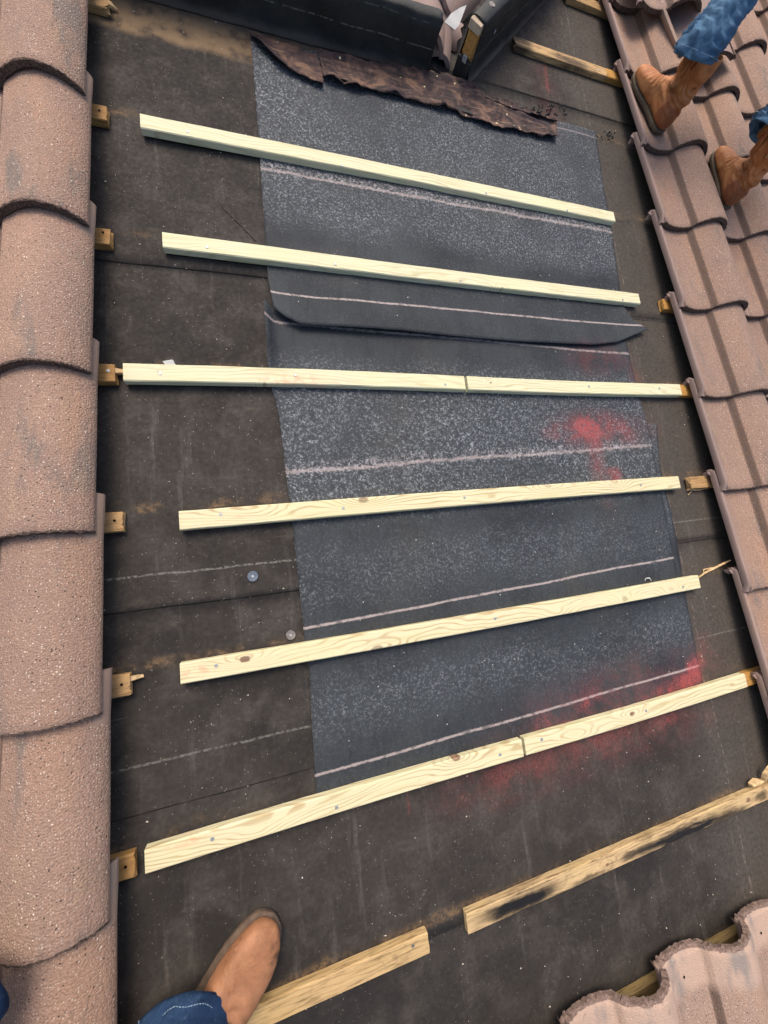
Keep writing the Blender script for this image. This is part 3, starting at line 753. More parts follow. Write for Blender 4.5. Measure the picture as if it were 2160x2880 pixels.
# exposed timber end of the diagonal board: two stacked pieces and a torn dark wrap end
def box(name, parent, cx, d, nrm, s0, s1, q0, q1, z0, z1, mat, lean=0, jag=0, seed=0):
    bm = bmesh.new(); bmesh.ops.create_cube(bm, size=1); bmesh.ops.bevel(bm, geom=bm.edges[:], offset=.04, segments=1, affect='EDGES')
    for v in bm.verts:
        s = lerp(s0, s1, v.co.x + .5); q = lerp(q0, q1, v.co.y + .5); z = lerp(z0, z1, v.co.z + .5)
        j = Vector((nz(s * 99, q * 99, seed), nz(q * 99, z * 99, seed), nz(z * 99, s * 99, seed))) * jag
        v.co = cx + d * s + nrm * (q - lean * z) + Vector((0, 0, z)) + j
    me = bpy.data.meshes.new(name); bm.to_mesh(me); bm.free()
    return link(name, me, mat, parent, smooth=False)
O3 = Vector((0, 0, 0))
box('timber_end', t2, O3, d2, n2, -.012, .06, .010, .044, .060, .118, OB3, -.06, .001, 1)
box('timber_block', t2, O3, d2, n2, -.018, .055, .006, .048, .120, .142, plain('pale_end_block', (.42, .33, .24), .8, .2, 0, .2, 50), -.06, .002, 2)
box('foil_tab', t2, O3, d2, n2, -.017, -.010, .018, .034, .046, .062, M['steel'], -.06, .003, 3)
box('wrap_end', t2, O3, d2, n2, -.014, .02, .002, .052, .002, .05, M['under'], -.06, .004, 4)

# ---------------------------------------------------------------- torn membrane strip under the upstand
def strip(name, low, up, mat, seed, n=160, m=12, crumple=.006, jag=.006, lift=.02, th=.002, parent=None, zbase=.008):
    def arc(pts, t):
        ls = [0]
        for a, b in zip(pts, pts[1:]): ls.append(ls[-1] + (Vector(b[:2]) - Vector(a[:2])).length)
        s = t * ls[-1]
        for i in range(len(pts) - 1):
            if s <= ls[i + 1] + 1e-9:
                u = (s - ls[i]) / max(1e-9, ls[i + 1] - ls[i]); return Vector(pts[i]).lerp(Vector(pts[i + 1]), u)
        return Vector(pts[-1])
    vs = []; fs = []
    for i in range(n + 1):
        a = arc(low, i / n); b = arc(up, i / n)
        for j in range(m + 1):
            v = j / m; p = a.lerp(b, v)
            e = (1 - v) ** 3
            p.x += jag * .5 * nz(i * .11, v * 3, seed) ; p.y += jag * (nz(i * .07, 0, seed + 1) * e * .9 + nz(i * .6, 0, seed + 2) * e * .25 + nz(i * .09, 9, seed + 2) * v ** 3 * 1.5)
            p.z = zbase + p.z + lift * e * (.5 + .9 * abs(nz(i * .045, 4, seed + 3)) * 1.6) + crumple * (nz(p.x * 9, p.y * 70, seed + 4) * 1.2 + .5 * nz(p.x * 50, p.y * 130, seed + 5) + .8 * abs(nz(p.x * 7, p.y * 110, seed + 6)) * 2)
            vs.append(tuple(p))
    q = m + 1
    for i in range(n):
        for j in range(m): fs.append((i * q + j, (i + 1) * q + j, (i + 1) * q + j + 1, i * q + j + 1))
    o = link(name, fixn(pymesh(name, vs, fs)), mat, parent)
    md = o.modifiers.new('t', 'SOLIDIFY'); md.thickness = th; md.offset = -1
    return o
def c5(x, y, z=0, z2=0):
    p = at(860 + x * .5425, 120 + y * .5425, z); p.z = z2; return p
low = [c5(95, 172, .02), c5(230, 212, .02), c5(400, 250, .02), c5(560, 296, .02), c5(700, 330, .02), c5(790, 345, .02), c5(830, 380, .02), c5(1000, 430, .02), c5(1200, 476, .02), c5(1300, 492, .02)]
up = [c5(60, 60, 0, .004), c5(200, 100, 0, .006), c5(400, 140, 0, .008), c5(600, 172, 0, .012), c5(760, 225, 0, .010), c5(900, 290, 0, .006), c5(1050, 345, 0, .004), c5(1200, 398, 0, .002), c5(1296, 425, 0, 0)]
tag(strip('torn_membrane', low, up, M['torn'], 2.2, 300, 22, .0050, .010, .013), 'long torn brown membrane strip with a ragged edge over the topmost new felt', 'roof membrane', 'torn old membrane at the top')
low = [c5(105, 186, .01), c5(300, 240, .01), c5(560, 308, .01), c5(790, 362, .01), c5(860, 392, .01)]
up = [c5(90, 165, .01), c5(300, 215, .01), c5(560, 280, .01), c5(790, 330, .01), c5(860, 370, .01)]
tag(strip('torn_membrane', low, up, M['under'], 5.2, 120, 5, .004, .004, .006, zbase=.009), 'black lower ply sticking out below the long torn membrane', 'roof membrane', 'torn old membrane at the top')
def c1b(x, y, z=0, z2=0):
    p = at(240 + x * .3617, y * .3617, z); p.z = z2; return p
low = [c1b(1280, 292, .01), c1b(1400, 395, .015), c1b(1500, 480, .02), c1b(1600, 535, .02), c1b(1665, 565, .02), c5(60, 200, .02), c5(92, 212, .02)]
up = [c1b(1286, 285, 0, .002), c1b(1400, 330, 0, .003), c1b(1520, 365, 0, .004), c1b(1640, 400, 0, .004), c5(0, 80, 0, .004), c5(50, 95, 0, .004), c5(85, 175, 0, .004)]
tag(strip('torn_membrane', low, up, M['torn'], 9.7, 90, 10, .002, .002, .014), 'pointed brown membrane flap with a dark curved edge, left of the torn strip', 'roof membrane', 'torn old membrane at the top')
low = [c1b(1290, 310, .006), c1b(1400, 412, .006), c1b(1500, 498, .006), c1b(1600, 556, .006), c5(88, 222, .006)]
up = [c1b(1286, 290, .01), c1b(1400, 385, .01), c1b(1500, 470, .01), c1b(1600, 528, .01), c5(88, 206, .01)]
tag(strip('torn_membrane', low, up, M['under'], 11.7, 60, 3, .001, .001, .003, zbase=.008), 'thin black ply under the pointed membrane flap', 'roof membrane', 'torn old membrane at the top')
# second ragged layer above, dark crumbs
low = [c5(760, 232, .0), c5(900, 300, .0), c5(1000, 345, .0), c5(1100, 380, .0), c5(1200, 402, .0), c5(1290, 425, .0)]
up = [c5(640, 150, 0, .012), c5(800, 222, 0, .008), c5(950, 290, 0, .004), c5(1080, 330, 0, .002), c5(1200, 372, 0, .002), c5(1280, 410, 0, .0)]
tag(strip('torn_membrane', low, up, M['torn'], 14.2, 120, 8, .006, .010, .012, zbase=.004), 'narrow crumpled dark membrane ridge above the right half of the torn strip', 'roof membrane', 'torn old membrane at the top')
for (cx, cy, n_, sx, sy, lab) in ((1480, 318, 24, 110, 16, 'black crumbly tar flakes lying along the torn membrane'), (990, 196, 14, 100, 9, 'black tar flakes below the upstand'), (1700, 388, 5, 26, 12, 'black tar scraps right of the topmost new felt')):
    vs = []; fs = []
    for i in range(n_ * 3):
        a = at(cx + random.uniform(-sx, sx), cy + random.uniform(-sy, sy)); a.y -= (a.x - at(cx, cy).x) * .0
        r = random.uniform(.002, .006); a.y -= 0; b0 = len(vs)
        for q in range(5):
            an = q * 2 * PI / 5 + random.uniform(-.4, .4); vs.append((a.x + math.cos(an) * r * random.uniform(.6, 1.6), a.y + math.sin(an) * r * .6, .006 + random.uniform(0, .005)))
        vs.append((a.x, a.y, .012)); vs.append((a.x, a.y, .002))
        for q in range(5): fs.append((b0 + q, b0 + (q + 1) % 5, b0 + 5)); fs.append((b0 + (q + 1) % 5, b0 + q, b0 + 6))
    tag(link('tar_flakes', pymesh('tar_flakes', vs, fs), M['under'], smooth=False), lab, 'tar flakes', kind='stuff')

# ---------------------------------------------------------------- rubble tiles seen in the gap and beside the worker
def arch_piece(label, loc, rot, R=.09, L=.25, ang=150, th=.014, seed=0, taper=.8, mat='lip', name='ridge_tile', jag=.006, group=None):
    n, m = 22, 14; vs = []; fs = []
    for s in (0, 1):
        for j in range(m + 1):
            y = -L / 2 + L * j / m; r = R * lerp(1, taper, j / m) - s * th
            for i in range(n + 1):
                a = math.radians(90 - ang / 2 + ang * i / n)
                yy = y + (jag * nz(i * .35, j, seed + s) * 2 if j in (0, m) else 0)
                vs.append((math.cos(a) * r, yy, math.sin(a) * r + .001 * nz(i, j, seed)))
    q = n + 1; h = q * (m + 1)
    for j in range(m):
        for i in range(n):
            a = j * q + i; fs.append((a, a + 1, a + q + 1, a + q)); fs.append((h + a, h + a + q, h + a + q + 1, h + a + 1))
        for i in (0, n):
            a = j * q + i; fs.append((a, a + q, h + a + q, h + a))
    for i in range(n):
        for j in (0, m):
            a = j * q + i; fs.append((a, a + 1, h + a + 1, h + a))
    me = fixn(pymesh(name, vs, fs)); o = link(name, me, M[mat], loc=loc); o.rotation_euler = rot
    try: me.set_sharp_from_angle(angle=math.radians(40))
    except Exception: pass
    tag(o, label, 'ridge tile', group); return o
GR = 'loose ridge tiles behind the black boards'
def P3(x, y, z): # crop (1100,0) scale .3014
    return at(1100 + x * .3014, y * .3014, z)
p = P3(440, 600, .0); arch_piece('pale rounded ridge tile filling the gap between the two black boards', (p.x + .004, p.y + .085, -.004), (.13, 0, -.10), .050, .17, 165, seed=1, group=GR, taper=1.25, jag=.002)
p = P3(400, 120, .06); arch_piece('pinkish ridge tile lying behind the gap, its crest pointing right', (p.x, p.y + .05, .0), (.0, .0, -.30), .085, .30, 150, seed=2, group=GR)
p = P3(200, 30, .06); arch_piece('ridge tile showing over the end of the long black board', (p.x - .05, p.y + .06, .0), (.0, 0, .8), .08, .26, 150, seed=3, group=GR)
p = P3(600, 60, .05); arch_piece('ridge tile behind the white flashing scrap', (p.x, p.y + .06, .005), (.0, 0, -.7), .085, .26, 150, seed=4, group=GR)
p = P3(470, 270, .03); arch_piece('dark edged ridge tile under the white flashing scrap', (p.x, p.y + .04, -.010), (.0, 0, 1.25), .055, .16, 150, seed=5, group=GR)
pts = [P3(498, 205, .112), P3(595, 278, .112), P3(630, 245, .112), P3(705, 45, .112), P3(640, 72, .112), P3(560, 125, .112)]
me = pymesh('flashing_scrap', pts, [tuple(range(6))]); o = link('flashing_scrap', me, M['sheet_metal'], smooth=False)
md = o.modifiers.new('t', 'SOLIDIFY'); md.thickness = .0015
tag(o, 'pale triangular scrap of flashing leaning beside the diagonal black board', 'flashing scrap')

# loose tiles next to the worker's leg
def loose_tile(label, loc, rot, flip=False, mesh=None):
    o = bpy.data.objects.new('loose_tile', mesh or TMR[0]); COL.objects.link(o)
    o.location = loc; o.rotation_euler = rot
    tag(o, label, 'roof tile', 'loose tiles stacked behind the worker', 'thing'); return o
def P4(x, y, z): return at(1720 + x * .2652, y * .2652, z)
head_me = TMR[1].copy()
for i, m_ in enumerate(('head', 'lip', 'nose_edge', 'broken', 'head')): head_me.materials[i] = M[m_]
bl = P4(690, 520, .13); br = P4(1420, 670, .13); dx = (br - bl); dx.z = 0; yw = math.atan2(dx.y, dx.x); dx.normalize(); dy_ = Vector((-dx.y, dx.x, 0))
lo = bl + dx * .325 + dy_ * .40
loose_tile('smooth loose tile lying upside down behind the blue jeans', (lo.x, lo.y, .150), (.0, PI, yw), mesh=head_me)
p = P4(600, 90, .14)
loose_tile('dark loose tile at the top edge left of the upside down one', (p.x - .17, p.y + .42, .115), (-.03, 0, .06))

# ---------------------------------------------------------------- small things on the felt
def capnail(label, px, py, mat, r=.0125):
    p = at(px, py, .003)
    t = thing('cap_nail', label, 'cap nail', (p.x, p.y, .001), group='round cap nails in the old felt')
    bm = bmesh.new(); bmesh.ops.create_cone(bm, cap_ends=True, segments=28, radius1=r, radius2=r * .93, depth=.0016)
    for f in [f for f in bm.faces if len(f.verts) > 4 and f.normal.z > 0]:
        r_ = bmesh.ops.inset_region(bm, faces=[f], thickness=r * .45); bmesh.ops.translate(bm, verts=f.verts, vec=(0, 0, -.0006))
    me = bpy.data.meshes.new('cap'); bm.to_mesh(me); bm.free(); link('cap', me, mat, t, (0, 0, .001), smooth=False)
    nail(t, 0, 0, .0016, .0036)
capnail('bluish round cap nail on the bare felt left of the new felt', 546 * k_, 1245 * k_, M['washer'])
capnail('rusty translucent round cap nail just above the fifth batten row', 628 * k_, 1372 * k_, M['washer2'], .0115)
# paper tag tucked under the third row batten
t = thing('paper_tag', 'small white printed paper tag tucked under the third row batten', 'paper tag', at(475, 1025, 0))
a, b, c, dd = [at(260 + x * .1808, 960 + y * .1808, z) for x, y, z in ((1088, 308, .010), (1250, 280, .012), (1300, 380, .003), (1150, 385, .003))]
o0 = t.location
me = pymesh('tag_sheet', [v - o0 for v in (a, a.lerp(b, .93), b.lerp(c, .12), c, dd)], [(0, 1, 2, 3, 4)])
o = link('tag_sheet', me, M['paper'], t, smooth=False); md = o.modifiers.new('t', 'SOLIDIFY'); md.thickness = .0008
vs = []; fs = []
def tagpt(u, v): return a.lerp(b, u).lerp(dd.lerp(c, u), v) - o0 + Vector((0, 0, .0009))
for u0, u1, v0, v1 in [(.86, .90, .25, .95)] + [(.15 + i * .09, .19 + i * .09, .20, .28) for i in range(5)] + [(.40 + i * .07, .43 + i * .07, .55, .9) for i in range(4)]:
    b0 = len(vs); vs += [tagpt(u0, v0), tagpt(u1, v0), tagpt(u1, v1), tagpt(u0, v1)]; fs.append((b0, b0 + 1, b0 + 2, b0 + 3))
link('tag_print', pymesh('tag_print', vs, fs), M['print'], t, smooth=False)
# splinters
def splinter(label, pts, w=.003, col='splinter'):
    bm_v = []; fs = []
    P0 = Vector(pts[0])
    for i, p in enumerate(pts):
        p = Vector(p); q = Vector(pts[min(i + 1, len(pts) - 1)]) - Vector(pts[max(0, i - 1)]); q.normalize(); nn = Vector((-q.y, q.x, 0)) * w * (1 if 0 < i < len(pts) - 1 else .35) * random.uniform(.6, 1.3)
        bm_v += [p + nn - P0, p - nn - P0, p - nn * .4 + Vector((0, 0, w * 1.4)) - P0, p + nn * .6 + Vector((0, 0, w * 1.2)) - P0]
    for i in range(len(pts) - 1):
        for k in range(4): fs.append((i * 4 + k, i * 4 + (k + 1) % 4, i * 4 + 4 + (k + 1) % 4, i * 4 + 4 + k))
    fs += [(0, 1, 2, 3), tuple(len(bm_v) - 4 + k for k in (3, 2, 1, 0))]
    o = link('wood_splinter', fixn(pymesh('wood_splinter', bm_v, fs)), M[col], loc=P0, smooth=False)
    tag(o, label, 'wood splinter', 'wood splinters near the right tiles')
def c7(x, y, z=.003): return at(1840 + x * .1929, 1300 + y * .1929, z)
splinter('long frayed splinter pointing down left from under the right tiles', [c7(640, 1680), c7(720, 1620), c7(800, 1580), c7(900, 1530, .008), c7(1000, 1480, .012), c7(1100, 1430, .016)], .0035)
splinter('small forked splinter beside the long frayed one', [c7(715, 1610), c7(715, 1565), c7(790, 1550), c7(860, 1530)], .0018)
splinter('pale splinter below the broken stub right of the fourth batten', [c7(465, 410), c7(540, 400), c7(640, 405), c7(850, 370)], .0028)
splinter('tiny splinter branching from the pale one', [c7(485, 480), c7(545, 420)], .0018)
splinter('tiny dark tipped scratchy splinter tip', [c7(635, 1665), c7(665, 1700)], .0012)
splinter('curled shaving on the upper edge of the fifth batten', [c9p for c9p in (at(1440 + 860 * .434, 1400 + 540 * .434, .004), at(1440 + 865 * .434, 1400 + 522 * .434, .010), at(1440 + 890 * .434, 1400 + 520 * .434, .010), at(1440 + 902 * .434, 1400 + 540 * .434, .004))], .0014, 'paper')
def P8(x, y, z=.003): return at(1860 + x * .1808, 1950 + y * .1808, z)
splinter('blocky broken wood piece on the scorched batten by the right edge', [P8(1350, 1410, .012), P8(1430, 1370, .014), P8(1520, 1340, .012)], .010)
splinter('upright broken wood piece at the right edge of the photo', [P8(1550, 1340, .006), P8(1600, 1230, .02), P8(1659, 1160, .03), P8(1700, 1100, .03)], .010)
# hair thin black wire
def wire(label, pts, r=.0012, mat='under', name='wire'):
    vs = []; fs = []; P0 = Vector(pts[0]); n = 40; full = []
    for i in range(n + 1):
        s = i / n * (len(pts) - 1); a = int(min(s, len(pts) - 2)); full.append(Vector(pts[a]).lerp(Vector(pts[a + 1]), s - a) + Vector((.0015 * nz(i * .3, 1, 2), .0015 * nz(i * .3, 5, 2), 0)))
    for i, p in enumerate(full):
        q = (full[min(i + 1, n)] - full[max(0, i - 1)]).normalized(); u = Vector((-q.y, q.x, 0)).normalized(); w = q.cross(u)
        for k in range(5): vs.append(p - P0 + (u * math.cos(k * 2 * PI / 5) + w * math.sin(k * 2 * PI / 5)) * r)
    for i in range(n):
        for k in range(5): fs.append((i * 5 + k, i * 5 + (k + 1) % 5, i * 5 + 5 + (k + 1) % 5, i * 5 + 5 + k))
    tag(link(name, fixn(pymesh(name, vs, fs)), M[mat], loc=P0), label, 'strand')
f1 = lambda x, y: at(x * .434, y * .434, .0015)
wire('thin black strand lying on the bare felt above the second batten', [f1(1422, 1308), f1(1450, 1350), f1(1500, 1400), f1(1570, 1468), f1(1659, 1562)], .0009, name='black_strand')
# crumbs
def crumbs():
    vs = []; fs = []; rnd = random.Random(5)
    for i in range(420):
        x = rnd.uniform(-.05, 1.8); y = rnd.uniform(-1.7, 1.25)
        if .35 < x < 1.6 and y > -.98 and rnd.random() < .7: continue
        r = rnd.choice((.0008, .001, .0012, .0018)); z = .0005 if not (.34 < x < 1.62 and y > -1.0) else .0075
        b0 = len(vs)
        for q in range(4):
            an = q * PI / 2 + rnd.uniform(-.4, .4); vs.append((x + math.cos(an) * r * rnd.uniform(.7, 2.0), y + math.sin(an) * r * rnd.uniform(.7, 1.6), z))
        vs.append((x, y, z + r * 1.2))
        for q in range(4): fs.append((b0 + q, b0 + (q + 1) % 4, b0 + 4))
    tag(link('grit', pymesh('grit', vs, fs), plain('grit', (.48, .42, .35), .8), smooth=False), 'fine pale grit scattered over the felt', 'grit', kind='stuff')
crumbs()

# ---------------------------------------------------------------- people
def evaluated(o):
    dg = bpy.context.evaluated_depsgraph_get(); me = bpy.data.meshes.new_from_object(o.evaluated_get(dg))
    return me
def rings_mesh(rings, nseg=40, cap0=True, cap1=True, sup=2.0):
    """rings: (center, axis_x, axis_y, rx, ry)"""
    vs = []; fs = []
    for c, ax, ay, rx, ry in rings:
        for i in range(nseg):
            a = 2 * PI * i / nseg; ca, sa = math.cos(a), math.sin(a)
            e = 2 / sup
            vs.append(c + ax * (rx * math.copysign(abs(ca) ** e, ca)) + ay * (ry * math.copysign(abs(sa) ** e, sa)))
    for j in range(len(rings) - 1):
        for i in range(nseg):
            a = j * nseg + i; b = j * nseg + (i + 1) % nseg; fs.append((a, b, b + nseg, a + nseg))
    if cap0: fs.append(tuple(range(nseg))[::-1])
    if cap1: fs.append(tuple((len(rings) - 1) * nseg + i for i in range(nseg)))
    return vs, fs
X, Y, Z = Vector((1, 0, 0)), Vector((0, 1, 0)), Vector((0, 0, 1))
def crv(t, pts):
    """smooth interpolation of rows of numbers keyed by their first value"""
    if t <= pts[0][0]: return pts[0][1:]
    for i in range(len(pts) - 1):
        if t <= pts[i + 1][0]:
            p0 = pts[max(0, i - 1)]; p1 = pts[i]; p2 = pts[i + 1]; p3 = pts[min(len(pts) - 1, i + 2)]
            h = p2[0] - p1[0]; u = (t - p1[0]) / h; out = []
            for k in range(1, len(p1)):
                m1 = (p2[k] - p0[k]) / max(1e-6, (p2[0] - p0[0])) * h; m2 = (p3[k] - p1[k]) / max(1e-6, (p3[0] - p1[0])) * h
                out.append((2 * u ** 3 - 3 * u ** 2 + 1) * p1[k] + (u ** 3 - 2 * u ** 2 + u) * m1 + (-2 * u ** 3 + 3 * u ** 2) * p2[k] + (u ** 3 - u ** 2) * m2)
            return out
    return pts[-1][1:]
def make_boot(parent, loc, yaw, side, mat, solemat, lean=(0, 0), shaft_h=.25, pitch=0.0, roll=0.0, wrinkle=1.0, heelcap=False, scale=1.0, wide=1.0, label=None):
    t = bpy.data.objects.new('boot', None)
    base = .010
    foot = [(-.012, .020, .022, .062, 0), (0, .031, .016, .095, 0), (.03, .0380, .010, .125, 0), (.07, .037, .012, .135, 0), (.11, .0365, .012, .122, .001), (.15, .042, .012, .100, .003), (.19, .0485, .012, .080, .005), (.225, .0495, .012, .069, .005), (.255, .0455, .012, .062, .004), (.28, .036, .013, .055, .002), (.295, .024, .016, .046, .001), (.303, .010, .022, .036, 0)]
    rings = []
    for i in range(40):
        y = lerp(-.012, .303, i / 39); hw, zb, zt, xo = crv(y, foot); hw = (hw + .0015) * wide; zb -= .002
        rings.append((Vector((xo * side, y, base + (zb + zt) / 2 - .012)), X, Z, max(.004, hw), max(.004, (zt - zb) / 2)))
    vs, fs = rings_mesh(rings, 40, True, True, 2.9)
    sh = [(.05, .046, .036, .058), (.09, .052, .040, .066), (.125, .054, .044, .070), (.16, .052, .050, .070), (.20, .049, .055, .071), (.24, .048, .058, .072), (.30, .048, .060, .073)]
    rings = []
    for i in range(30):
        z = lerp(.05, shaft_h + .012, i / 29); cy, rx, ry = crv(z, sh); u = max(0, z - .10) / (.27 - .10)
        rings.append((Vector((lean[0] * u, cy + lean[1] * u, z + .008)), X, Y, rx, ry))
    v2, f2 = rings_mesh(rings, 40, True, True)
    b0 = len(vs); vs += v2; fs += [tuple(b0 + q for q in f) for f in f2]
    me = pymesh('boot_upper', vs, fs); tmp = bpy.data.objects.new('tmp', me); COL.objects.link(tmp)
    fixn(me)
    md = tmp.modifiers.new('r', 'REMESH'); md.mode = 'VOXEL'; md.voxel_size = .0038; md.use_smooth_shade = True
    md = tmp.modifiers.new('s', 'SMOOTH'); md.factor = .5; md.iterations = 9
    me2 = evaluated(tmp); bpy.data.objects.remove(tmp)
    # creases at the ankle and across the vamp
    me2.calc_loop_triangles()
    nor = [v.normal.copy() for v in me2.vertices]
    for v, nn in zip(me2.vertices, nor):
        p = v.co; w = 0
        ank = math.exp(-((p.z - .125) / .045) ** 2) * sst(p.y, .30, .05)
        ph = p.z * 235 + p.y * 60 + 2.2 * nz(p.x * 18, p.y * 18, 3 + side) + 14 * p.x * side
        ph2 = p.z * 120 - p.y * 70 + 5 * nz(p.x * 14, p.y * 16, p.z * 12 + side)
        w += ank * (abs(math.sin(ph2)) - .5) * .0075 * wrinkle * (.4 + nz(p.x * 15, p.y * 18, p.z * 18 + 7))
        w += ank * math.sin(ph * .8) * .0014 * wrinkle
        w += ank * .009 * nz(p.x * 22, p.y * 24, p.z * 38) * wrinkle
        vamp = math.exp(-((p.y - .175) / .038) ** 2) * sst(p.z, .05, .085)
        w += vamp * (abs(math.sin(p.y * 150 + 4 * nz(p.x * 20, p.z * 20, 8))) - .5) * .0050 * wrinkle
        up_ = sst(p.z, .16, .22); w += up_ * .008 * nz(p.x * 18, p.y * 14, p.z * 10 + side) * wrinkle
        w += .0012 * nz(p.x * 60, p.y * 60, p.z * 60)
        v.co = p + nn * w
        # hollow top of the shaft
    bm = bmesh.new(); bm.from_mesh(me2)
    topz = max(v.co.z for v in bm.verts)
    inner = [f for f in bm.faces if f.normal.z > .9 and f.calc_center_median().z > topz - .010]
    if inner:
        r = bmesh.ops.inset_region(bm, faces=inner, thickness=.004)
        vv = set(v for f in inner for v in f.verts)
        bmesh.ops.translate(bm, verts=list(vv), vec=(0, 0, -.06))
    if heelcap:
        for f in bm.faces:
            c = f.calc_center_median()
            if c.y < .052 - .25 * max(0, c.z - .05) and c.z < .088: f.material_index = 1
    bm.to_mesh(me2); bm.free()
    t.empty_display_size = .05; COL.objects.link(t)
    t.parent = parent; t.location = loc; t.rotation_euler = (pitch, roll, yaw); t.scale = (scale,) * 3
    if label: t['label'] = label
    link('boot_upper', me2, [mat, M['heel_leather']], t)
    # welt and sole
    for nm, grow, z0, z1, mm in (('welt', .0030, .0055, .0105, solemat), ('outsole', .0018, .0, .0060, solemat)):
        n = 64; vs = []; fs = []
        out = []
        for i in range(n):
            a = 2 * PI * i / n
            y = .1455 - .1575 * math.cos(a) ; s_ = math.sin(a)
            hw = crv(max(-.012, min(.303, y)), foot)[0] * wide; xo = crv(max(-.012, min(.303, y)), foot)[3]
            hw = max(hw, .006)
            x = xo * side + math.copysign(hw * min(1, abs(s_) * 3.0) ** .8, s_) + math.copysign(grow, s_) * min(1, abs(s_) * 4)
            yy = y - math.copysign(grow, math.cos(a)) * abs(math.cos(a)) ** 6
            out.append((x, yy))
        prof = [(z0, -.001), (z0 + .0015, 0), (z1 - .0015, 0), (z1, -.001)]
        for z, g_ in prof:
            for x, y in out: vs.append((x + math.copysign(g_, x), y, z))
        for j in range(3):
            for i in range(n): fs.append((j * n + i, j * n + (i + 1) % n, (j + 1) * n + (i + 1) % n, (j + 1) * n + i))
        fs.append(tuple(range(n))[::-1]); fs.append(tuple(3 * n + i for i in range(n)))
        o = link(nm, fixn(pymesh(nm, vs, fs)), mm, t); 
    # pull straps / side seam on the shaft
    for sx in (-1, 1):
        vs = []; fs = []
        for i in range(9):
            z = lerp(.155, shaft_h + .012, i / 8); cy, rx, ry = crv(z, sh); u = max(0, z - .10) / .17
            for dy in (-.006, .006):
                vs.append((lean[0] * u + sx * (rx + .0030), cy + lean[1] * u + dy * (1 + .5 * i / 8), z + .008))
        for i in range(8): fs.append((2 * i, 2 * i + 1, 2 * i + 3, 2 * i + 2))
        o = link('side_seam', pymesh('side_seam', vs, fs), mat, t); md = o.modifiers.new('t', 'SOLIDIFY'); md.thickness = .002
    return t
def leg_rings(path, rad, n=90, seed=0, fold=.006, foldlen=.13, flat=1.0, twist=None, noise_amp=.0035):
    """path rows: (t, x, y, z), rad rows (t, rx, ry); t=0 at the hem"""
    rings = []
    nseg = 56
    allv = []
    for j in range(n + 1):
        t = j / n
        c = Vector(crv(t, path)); c2 = Vector(crv(min(1, t + .01), path)); c0 = Vector(crv(max(0, t - .01), path))
        d = (c2 - c0).normalized(); ax = (Y.cross(d)).normalized() if abs(d.y) < .9 else X.copy(); ay = d.cross(ax).normalized()
        rx, ry = crv(t, rad); row = []
        for i in range(nseg):
            a = 2 * PI * i / nseg
            dirv = ax * math.cos(a) + ay * math.sin(a)
            s = t * 3.0
            f = fold * math.exp(-t / foldlen) * (1 - 2 * abs(math.sin(s * 34 + 2.6 * math.sin(a + seed) + 4 * nz(math.cos(a) * 1.4, math.sin(a) * 1.4, seed)))) * sst(t, 0, .02)
            f += fold * .9 * math.exp(-t / (foldlen * 2)) * nz(math.cos(a) * 2, math.sin(a) * 2, s * 9 + seed)
            f += noise_amp * nz(math.cos(a) * 1.6, math.sin(a) * 1.6, s * 3 + seed + 5) * 1.5
            row.append(c + ax * (math.cos(a) * (rx + f)) + ay * (math.sin(a) * (ry + f)))
        allv.append(row)
    return allv, nseg
def tube_faces(rows, nseg, b0=0):
    vs = [v for r in rows for v in r]; fs = []
    for j in range(len(rows) - 1):
        for i in range(nseg):
            a = b0 + j * nseg + i; b = b0 + j * nseg + (i + 1) % nseg; fs.append((a, b, b + nseg, a + nseg))
    return vs, fs
def make_jeans(parent, legs, pelvis, mat, stitchmat, seed=0):
    """legs: list of (path, rad); pelvis: rings (centre, rx, ry)"""
    vs = []; fs = []; hems = []
    for li, (path, rad, fold) in enumerate(legs):
        rows, ns = leg_rings(path, rad, 110, seed + li * 4, fold)
        c = sum(rows[0], Vector()) / ns
        inner = [[c + (v - c) * .955 for v in rows[0]], [c + (v - c) * .95 + (sum(rows[5], Vector()) / ns - c) for v in rows[0]]]
        full = [inner[1], inner[0]] + rows
        v, f = tube_faces(full, ns, len(vs)); vs += v; fs += f; hems.append((rows, ns))
        fs.append(tuple(len(vs) - ns + i for i in range(ns)))
    rings = [(Vector(c), X, Y, rx, ry) for c, rx, ry in pelvis]
    v, f = rings_mesh(rings, 56); b0 = len(vs); vs += v; fs += [tuple(b0 + q for q in ff) for ff in f]
    o = link('jeans', pymesh('jeans', vs, fs), mat, parent)
    # stitched hem and outer seam
    for rows, ns in hems:
        sv = []; sf = []
        def dash(p, q, w):
            d_ = (q - p); 
            if d_.length < 1e-6: return
            d_.normalize(); u = d_.cross(w).normalized() * .0008
            b = len(sv); sv.extend([p - u + w * .0012, p + u + w * .0012, q + u + w * .0012, q - u + w * .0012]); sf.append((b, b + 1, b + 2, b + 3))
        for jj in (3,):
            c = sum(rows[jj], Vector()) / ns
            for i in range(ns):
                p, q = rows[jj][i], rows[jj][(i + 1) % ns]; w = (p - c).normalized()
                for k in range(2): dash(p.lerp(q, k / 2), p.lerp(q, k / 2 + .36), w)
        for ii in (0, 1):
            for j in range(0, 70):
                c = sum(rows[j], Vector()) / ns; i_ = (ns * 3 // 8 + ii * 2) % ns; p, q = rows[j][i_], rows[j + 1][i_]; w = (p - c).normalized()
                dash(p.lerp(q, .1), p.lerp(q, .65), w)
        link('stitching', pymesh('stitching', sv, sf), stitchmat, parent, smooth=False)
    return o
